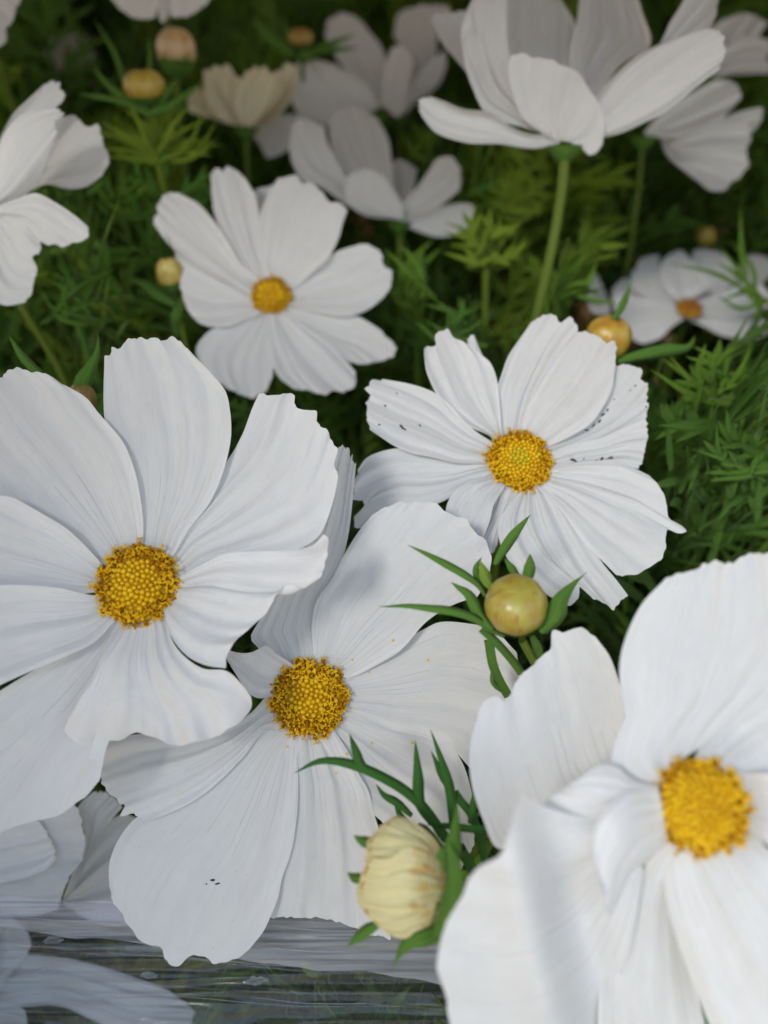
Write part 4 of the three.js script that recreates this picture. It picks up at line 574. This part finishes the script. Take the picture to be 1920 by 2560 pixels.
// tufts of blades spreading from one point, as the young leaves do
function tuft(label, px, py, dz, tone, a0, a1, n, l0, l1, hw, seed, o = {}) {
  seedState = seed; const root = thing('leaf_tuft', label, 'leaf', at(px, py, dz), 'leaf tufts');
  for (let i = 0; i < n; i++) {
    const a = (a0 + (a1 - a0) * (i + rr(-0.3, 0.3)) / (n - 1)) * Math.PI / 180, l = rr(l0, l1), b = rr(-0.25, 0.25), r0 = rr(0, 0.3) * l, dd = rr(-0.014, 0.012), e = [px + l * Math.cos(a), py - l * Math.sin(a)], sx = px + (o.spread ?? 0) * (i / (n - 1) - 0.5), sy = py + rr(-14, 14);
    const m = [(sx + e[0]) / 2 - b * (e[1] - sy), (sy + e[1]) / 2 + b * (e[0] - sx)];
    part('leaflet', blade([[sx, sy, dz], [m[0], m[1], dz + dd * 0.6], [e[0], e[1], dz + dd]], hw * rr(0.75, 1.15), { seg: 10, twist: rr(-0.8, 0.8) }), LEAF[tone], root);
    if (o.fork) for (const s of [-1, 1]) { const t = rr(0.35, 0.6), f = [sx + (e[0] - sx) * t - b * (e[1] - sy) * 0.9, sy + (e[1] - sy) * t + b * (e[0] - sx) * 0.9], aa = a + s * rr(0.4, 0.7), ll = l * rr(0.28, 0.42); part('leaflet', blade([[f[0], f[1], dz + dd * 0.6], [f[0] + ll * 0.5 * Math.cos(aa), f[1] - ll * 0.5 * Math.sin(aa), dz + dd * 0.8], [f[0] + ll * Math.cos(aa * 0.9 + a * 0.1), f[1] - ll * Math.sin(aa * 0.9 + a * 0.1), dz + dd]], hw * 0.7, { seg: 8 }), LEAF[tone], root); }
  }
  const p = at(px, py, dz);
  part('leaf_stalk', tube([p, p.clone().add(V(0.002, -0.03, -0.004)), p.clone().add(V(0.004, -0.09, -0.01))], [0.0012, 0.0013, 0.0015], 12, 6), LEAF[tone], root);
}
tuft('yellow green feathery tuft under the squat yellow bud', 392, 400, 0.335, 2, 5, 175, 30, 90, 200, 6.5, 21, { spread: 40 });
tuft('curled feathery leaf under the yellow green tuft, beside the ruffled flower', 330, 520, 0.345, 1, 20, 165, 12, 80, 130, 6, 22, { spread: 120 });
tuft('bright green tuft beside the thick stem of the tall cupped flower', 1215, 660, 0.325, 2, 15, 165, 15, 90, 165, 10, 23, { spread: 120, fork: true });
tuft('yellow green tuft beneath the tall cupped flower', 1290, 520, 0.37, 2, 10, 172, 17, 70, 140, 8, 24, { spread: 150, fork: true });
tuft('comb of narrow leaflets reaching out from the thick stem', 1395, 740, 0.318, 1, -8, 70, 9, 90, 165, 8, 25, { spread: -30 });
tuft('upright broad leaflets beside the flower with evenly spread petals', 1035, 740, 0.325, 1, 60, 125, 8, 80, 165, 11, 26, { spread: 110 });
tuft('green tuft beside the specked flower, below the cosmos with a rust disc', 1790, 1010, 0.268, 1, 35, 150, 15, 110, 190, 11, 27, { spread: 170, fork: true });
tuft('dense green tuft beyond the torn petal tip of the specked flower', 1840, 1190, 0.250, 0, 30, 150, 13, 100, 180, 10, 28, { spread: 150, fork: true });
tuft('green tuft leaning past the specked petals', 1690, 1130, 0.276, 0, 55, 140, 10, 90, 170, 9, 29, { spread: 110, fork: true });
tuft('thin sprig reaching across the cosmos with a rust disc', 1905, 752, 0.345, 1, 100, 182, 7, 110, 260, 6, 30, { spread: 60 });
tuft('green leaflets between the specked flower and the thick stem', 1150, 850, 0.30, 0, 40, 160, 10, 70, 130, 8, 31, { spread: 140 });
tuft('dim leaflets between the pale half-open cosmos and the tall cupped one', 1060, 400, 0.40, 1, 40, 130, 9, 70, 120, 8, 32, { spread: 90 });
tuft('dark leaflets beside the stem of the ruffled sideways flower', 190, 800, 0.30, 0, 40, 150, 12, 90, 170, 6, 33, { spread: 180 });

// ------------------------------------------------------------------ feathery foliage
function leafBlade(p0, dir, up, len, w, bend) { // local-space blade
  const d = dir.clone().normalize(), s = d.clone().cross(up).normalize(), n = s.clone().cross(d).normalize();
  return gridGeo(5, 2, (u, v) => p0.clone().addScaledVector(d, len * u).addScaledVector(n, bend * len * u * u - Math.abs(v - 0.5) * w * -0.5).addScaledVector(s, (v - 0.5) * 2 * w * Math.min(1, (1 - u) * 1.9 + 0.02) * (0.55 + 0.45 * Math.min(1, u * 4))));
}
function frondParts(seed, o = {}) { // a leaf standing on its stalk: stalk geometry and one geometry for each leaflet
  seedState = seed; const H = o.H ?? rr(0.07, 0.095), arch = rr(0.012, 0.035), pairs = o.pairs ?? 6, W = o.W ?? 0.0012;
  const spine = (t) => V(0.004 * Math.sin(t * 3 + seed), H * t, arch * t * t), leaflets = [];
  const stalk = tube([0, 0.25, 0.5, 0.75, 1].map(spine), [0.0008, 0.0007, 0.0005, 0.0003], 10, 5);
  for (let k = 0; k < pairs; k++) for (const s of [-1, 1]) {
    const t = 0.22 + 0.75 * (k + 0.3 * (s > 0)) / pairs, p = spine(t), L = H * rr(0.34, 0.5) * (1 - 0.4 * t) * (o.L ?? 1), tilt = rr(0.45, 1.0);
    const d = V(s * Math.cos(tilt), Math.sin(tilt), rr(-0.35, 0.55)), up = V(rr(-0.3, 0.3), 0.3, 1), list = [leafBlade(p, d, up, L, W, rr(0.05, 0.3))];
    for (let q = 0; q < 4; q++) { const tt = 0.22 + q * 0.17, s2 = q % 2 ? 1 : -1, side = d.clone().cross(up).normalize(); list.push(leafBlade(p.clone().addScaledVector(d.clone().normalize(), L * tt), d.clone().normalize().addScaledVector(side, s2 * rr(0.45, 0.8)).add(V(0, 0.15, 0)), up, L * rr(0.35, 0.55), W * 0.85, rr(0, 0.3))); }
    leaflets.push(mergeGeometries(list));
  }
  leaflets.push(leafBlade(spine(1), V(0.1, 1, 0.3), V(0, 0, 1), H * 0.3, W, 0.1));
  return { stalk, leaflets };
}
const topY = (z) => { const h = -z, t = Math.min(1, Math.max(0, (h - 0.16) / 0.26)), k = t * t * (3 - 2 * t); return HC - (0.215 - 0.115 * k) + Math.max(0, Math.min(0.09, (h - 0.5) * 0.22)); };
const PROBE = [[0, 0, 0], [0, 0.03, 0], [0, 0.06, 0.01], [0, 0.085, 0.02], [0, 0.11, 0.03], [0.03, 0.06, 0.01], [-0.03, 0.06, 0.01], [0.022, 0.085, 0.02], [-0.022, 0.085, 0.02], [0.03, 0.035, 0], [-0.03, 0.035, 0]].map((p) => V(...p));
function blocked(M) { // does a leaf with this placing stand in front of a flower or bud?
  for (const l of PROBE) {
    const q = toPix(l.clone().applyMatrix4(M)); if (q[2] < 0.05) return true;
    for (const [dx, dy] of [[0, 0], [25, 0], [-25, 0], [0, 25], [0, -25]]) { const i = maskAt(q[0] + dx, q[1] + dy); if (i >= 0 && q[2] < MASK[i] + 0.022 && MASK[i] < 90) return true; }
    for (const c of clear) if (c[2] < 200 && Math.hypot(q[0] - c[0], q[1] - c[1]) < c[2] && q[2] < c[3] + 0.01) return true;
  }
  return false;
}
const fronds = [0, 1, 2, 3].map((k) => frondParts(900 + 31 * k, k > 1 ? { W: 0.0017, pairs: 5 } : {}));
const wide = [frondParts(1301, { W: 0.0018, pairs: 5, L: 1.2 }), frondParts(1333, { W: 0.0017, pairs: 6, L: 1.1 })];
{ // the mass of leaves below and behind: nobody could count it
  const geos = fronds.map((f) => mergeGeometries([f.stalk, ...f.leaflets]));
  seedState = 4242;
  const M = new THREE.Matrix4(), q = new THREE.Quaternion(), e = new THREE.Euler(), col = new THREE.Color(), per = 1300;
  geos.forEach((g, gi) => {
    const m = new THREE.InstancedMesh(g, LEAF[gi], per); shade(m); m.name = numbered('foliage');
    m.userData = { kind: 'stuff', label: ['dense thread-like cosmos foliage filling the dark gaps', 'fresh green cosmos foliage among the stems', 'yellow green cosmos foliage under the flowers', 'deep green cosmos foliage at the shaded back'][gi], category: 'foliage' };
    let k = 0, tries = 0;
    while (k < per && tries++ < 60000) {
      const z = -rr(0.07, 1.08), x = rr(-1, 1) * (0.2 + 0.45 * -z), y = topY(z) - 0.075 - Math.pow(rnd(), 1.8) * 0.26 + rr(-0.01, 0.016), s = rr(0.75, 1.25);
      e.set(rr(-0.5, 0.7), rr(0, 6.283), rr(-0.5, 0.5)); q.setFromEuler(e); M.compose(V(x, y, z), q, V(s, s, s));
      if (blocked(M)) continue;
      m.setMatrixAt(k, M);
      const b = rr(0.7, 1.25); m.setColorAt(k, col.setRGB(b * rr(0.9, 1.15), b, b * rr(0.8, 1.1))); k++;
    }
    m.count = k; scene.add(m);
  });
}
{ // single leaves that stand out, each with its stalk and leaflets
  const spots = [ // px, py of the leaf's middle, depth, lean in the picture, size, kind, tone
    [1210, 640, 0.315, -0.1, 1.15, 1, 2], [1290, 600, 0.335, 0.35, 1.1, 0, 2], [1130, 720, 0.320, -0.5, 1.1, 0, 1], [1180, 560, 0.36, 0.2, 1.1, 1, 2], [1060, 700, 0.335, -0.2, 1.0, 0, 1], [1420, 690, 0.31, 1.0, 1.1, 0, 1], [1250, 470, 0.39, 0.1, 1.2, 1, 2], [1330, 480, 0.36, -0.3, 1.1, 1, 2], [1010, 640, 0.35, 0.1, 0.9, 0, 0], [1240, 760, 0.30, 0.1, 1.0, 1, 1],
    [380, 380, 0.36, 0.0, 1.25, 1, 2], [320, 420, 0.38, -0.5, 1.1, 1, 1], [450, 400, 0.37, 0.5, 1.1, 1, 1], [310, 560, 0.35, 0.3, 1.1, 1, 1], [260, 680, 0.33, -0.2, 1.1, 1, 0], [180, 760, 0.31, 0.2, 1.0, 0, 0], [360, 620, 0.34, -0.6, 1.0, 1, 0], [300, 800, 0.30, 0.4, 0.9, 0, 0],
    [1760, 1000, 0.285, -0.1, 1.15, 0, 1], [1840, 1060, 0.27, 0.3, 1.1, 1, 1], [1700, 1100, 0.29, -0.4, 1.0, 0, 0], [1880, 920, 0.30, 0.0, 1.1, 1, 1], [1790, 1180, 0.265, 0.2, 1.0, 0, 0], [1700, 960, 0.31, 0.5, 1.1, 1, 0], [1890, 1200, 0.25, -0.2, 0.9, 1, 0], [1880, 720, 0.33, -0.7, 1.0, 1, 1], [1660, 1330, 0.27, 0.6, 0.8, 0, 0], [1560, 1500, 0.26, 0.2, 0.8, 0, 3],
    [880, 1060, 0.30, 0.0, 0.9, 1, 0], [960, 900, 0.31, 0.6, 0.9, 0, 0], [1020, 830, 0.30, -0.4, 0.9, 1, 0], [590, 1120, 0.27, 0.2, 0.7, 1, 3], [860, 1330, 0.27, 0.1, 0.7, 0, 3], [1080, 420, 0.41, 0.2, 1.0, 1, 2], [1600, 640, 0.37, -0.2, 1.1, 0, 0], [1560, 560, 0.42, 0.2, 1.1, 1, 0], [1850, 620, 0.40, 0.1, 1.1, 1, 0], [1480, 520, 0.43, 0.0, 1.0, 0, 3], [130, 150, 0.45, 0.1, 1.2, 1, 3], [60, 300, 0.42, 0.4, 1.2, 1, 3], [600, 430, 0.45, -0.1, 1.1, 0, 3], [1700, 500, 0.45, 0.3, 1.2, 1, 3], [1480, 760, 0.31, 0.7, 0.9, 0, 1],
    [250, 2520, 0.30, 0.4, 0.8, 0, 3], [800, 2500, 0.29, -0.3, 0.9, 1, 0], [950, 2480, 0.29, 0.3, 0.9, 0, 1], [650, 2460, 0.30, 0.1, 0.8, 1, 0], [1040, 2540, 0.28, -0.4, 0.8, 1, 0],
  ];
  const anchors = [[678, 742, 'near the flower with evenly spread petals'], [1400, 560, 'by the thick stem of the tall flower'], [1296, 1155, 'beside the specked flower'], [1722, 775, 'near the cosmos with a rust disc'], [360, 215, 'below the squat yellow bud'], [50, 600, 'beside the ruffled sideways flower'], [500, 2480, 'behind the clear film'], [900, 2480, 'behind the clear film'], [1000, 500, 'near the pale half-open cosmos'], [345, 1100, 'behind the large overlapping flower'], [1752, 1300, 'behind the cupped nearest flower'], [1850, 1050, 'among the leaves by the torn petal tip']];
  const near = (x, y) => anchors.reduce((b, a) => Math.hypot(a[0] - x, a[1] - y) < Math.hypot(b[0] - x, b[1] - y) ? a : b)[2];
  const protos = {};
  for (const [px, py, dz, lean, size, kind, tone] of spots) {
    const key = kind + '_' + tone + '_' + (protos['n' + kind + tone] = ((protos['n' + kind + tone] ?? 0) + 1) % 2);
    if (!protos[key]) {
      const src = kind ? fronds[key.endsWith('1') ? 0 : 1] : wide[key.endsWith('1') ? 0 : 1], g = new THREE.Group();
      const st = shade(new THREE.Mesh(src.stalk, LEAF[tone])); st.name = 'leaf_stalk'; g.add(st);
      for (const l of src.leaflets) { const m = shade(new THREE.Mesh(l, LEAF[tone])); m.name = 'leaflet'; g.add(m); }
      protos[key] = g;
    }
    const o = protos[key].clone();
    o.userData = { label: ['green', 'fresh green', 'yellow green', 'dark green'][tone] + ' feathery cosmos leaf ' + near(px, py), category: 'leaf', group: ['green leaves', 'green leaves', 'yellow green leaves', 'dark leaves'][tone] };
    o.quaternion.setFromEuler(new THREE.Euler(rr(-0.15, 0.35), rr(-0.6, 0.6), -lean, 'ZXY')); o.scale.setScalar(size);
    let ok = false;
    for (let step = 0; step < 7 && !ok; step++) { o.position.copy(at(px, py, dz + step * 0.018)).sub(V(0, 0.045 * size, 0).applyQuaternion(o.quaternion)); o.updateMatrix(); ok = !blocked(o.matrix); }
    if (!ok) continue;
    o.name = numbered('feathery_leaf'); scene.add(o);
  }
}

// ------------------------------------------------------------------ the stretch film wrapped round the front
{
  const n = toWorldDir([0.02, 0.42, 0.9]).normalize(), c = at(600, 2320, 0.222), nd0 = n.dot(c.clone().sub(EYE));
  const onFilm = (px, py, h) => { const d = ray(px, py); return d.multiplyScalar((nd0 + h) / n.dot(d)).add(EYE); };
  const edge = (x) => 2240 + 0.062 * x + 6 * Math.sin(x * 0.011) + 4 * noise.noise(x * 0.02, 1.5, 0);
  const root = thing('stretch_film', 'clear stretch film pulled in horizontal wrinkles below the flowers', 'plastic film', onFilm(500, 2700, 0));
  const c1 = document.createElement('canvas'); c1.width = 1024; c1.height = 1024; const g = c1.getContext('2d');
  seedState = 777; g.fillStyle = '#f6f6f6'; g.fillRect(0, 0, 1024, 1024);
  // haze of the film: clear where it is one layer, milky where it is gathered in threads
  for (let k = 0; k < 200; k++) { const y = rr(0, 1024) * (rnd() < 0.7 ? 0.32 : 1), v = rnd() < 0.62 ? rr(120, 190) : 255; g.strokeStyle = `rgba(${v | 0},${v | 0},${v | 0},${rr(0.05, 0.3)})`; g.lineWidth = rr(1, 9) * (rnd() < 0.15 ? 4 : 1); const x = rr(-300, 900), l = rr(150, 1100); g.beginPath(); g.moveTo(x, y); g.bezierCurveTo(x + l * 0.3, y + rr(-8, 8), x + l * 0.6, y + rr(-8, 8), x + l, y + rr(-14, 14)); g.stroke(); }
  const tm = new THREE.CanvasTexture(c1), bump = tm.clone();
  const film = new THREE.MeshPhysicalMaterial({ color: new THREE.Color().setRGB(0.86, 0.87, 0.90), transmission: 1, transmissionMap: tm, thickness: 0, roughness: 0.19, ior: 1.5, bumpMap: bump, bumpScale: 0.00008, side: THREE.DoubleSide });
  const milky = new THREE.MeshPhysicalMaterial({ color: new THREE.Color().setRGB(0.80, 0.80, 0.84), transmission: 0.72, thickness: 0, roughness: 0.2, ior: 1.5, side: THREE.DoubleSide });
  const ridge = (x, y) => { const a = noise.noise(x * 0.0016, y * 0.025, 3), b = noise.noise(x * 0.003, y * 0.06, 9); return 0.0007 * (1 - Math.abs(a) * 2) + 0.00022 * (1 - Math.abs(b) * 2) + 0.0012 * noise.noise(x * 0.006, y * 0.012, 5); };
  part('film_sheet', gridGeo(150, 110, (u, v) => { const px = -150 + 1500 * v, py = edge(px) + (2720 - edge(px)) * u; return onFilm(px, py, ridge(px, py)); }, (u, v) => [v, 1 - u]), film, root);
  part('film_overlap', gridGeo(60, 110, (u, v) => { const px = -150 + 1500 * v, py = edge(px) - 4 + (80 + 0.07 * px + 14 * noise.noise(px * 0.006, 4, 2)) * u; return onFilm(px, py, 0.0022 + ridge(px + 700, py * 1.4 + 300)); }, (u, v) => [v * 0.8, 1 - u * 0.45]), milky, root);
  const strand = new THREE.MeshPhysicalMaterial({ color: new THREE.Color().setRGB(0.8, 0.81, 0.84), transmission: 0.75, thickness: 0, roughness: 0.2, ior: 1.5, side: THREE.DoubleSide });
  for (let k = 0; k < 12; k++) {
    const x0 = rr(-150, 900), x1 = Math.min(1300, x0 + rr(250, 1100)), off = (k % 3 ? rr(0, 130) : rr(130, 380)), sl = rr(-0.02, 0.03), r = rr(0.00004, 0.00014) * (rnd() < 0.12 ? 1.8 : 1), pts = [];
    for (let i = 0; i <= 8; i++) { const x = x0 + (x1 - x0) * i / 8; const y = edge(x) + off + sl * (x - x0) + 3 * noise.noise(x * 0.01, k * 3.3, 0); pts.push(onFilm(x, y, 0.0030 + 0.0014 * noise.noise(x * 0.004, k * 1.7, 2))); }
    part('film_strand', tube(pts, [r * 0.3, r, r * 1.3, r * 0.7, r * 0.2], 40, 5), strand, root);
  }
  // small pinched knots that glint
  for (const [x, y, s] of [[640, 2452, 26], [372, 2438, 20], [135, 2350, 22], [105, 2425, 18]]) {
    const p = onFilm(x, y, 0.0034), k = 0.222 / F, gk = new THREE.IcosahedronGeometry(1, 2), q = gk.attributes.position;
    for (let i = 0; i < q.count; i++) { const f = 1 + 0.9 * noise.noise(q.getX(i) * 2 + x, q.getY(i) * 2, q.getZ(i) * 2); q.setXYZ(i, q.getX(i) * f * s * 1.0 * k, q.getY(i) * f * s * 0.34 * k, q.getZ(i) * f * s * 0.10 * k); }
    gk.computeVertexNormals(); part('film_knot', gk.applyMatrix4(frame(n)).translate(p.x, p.y, p.z), film, root);
  }
}
renderer.render(scene, camera);
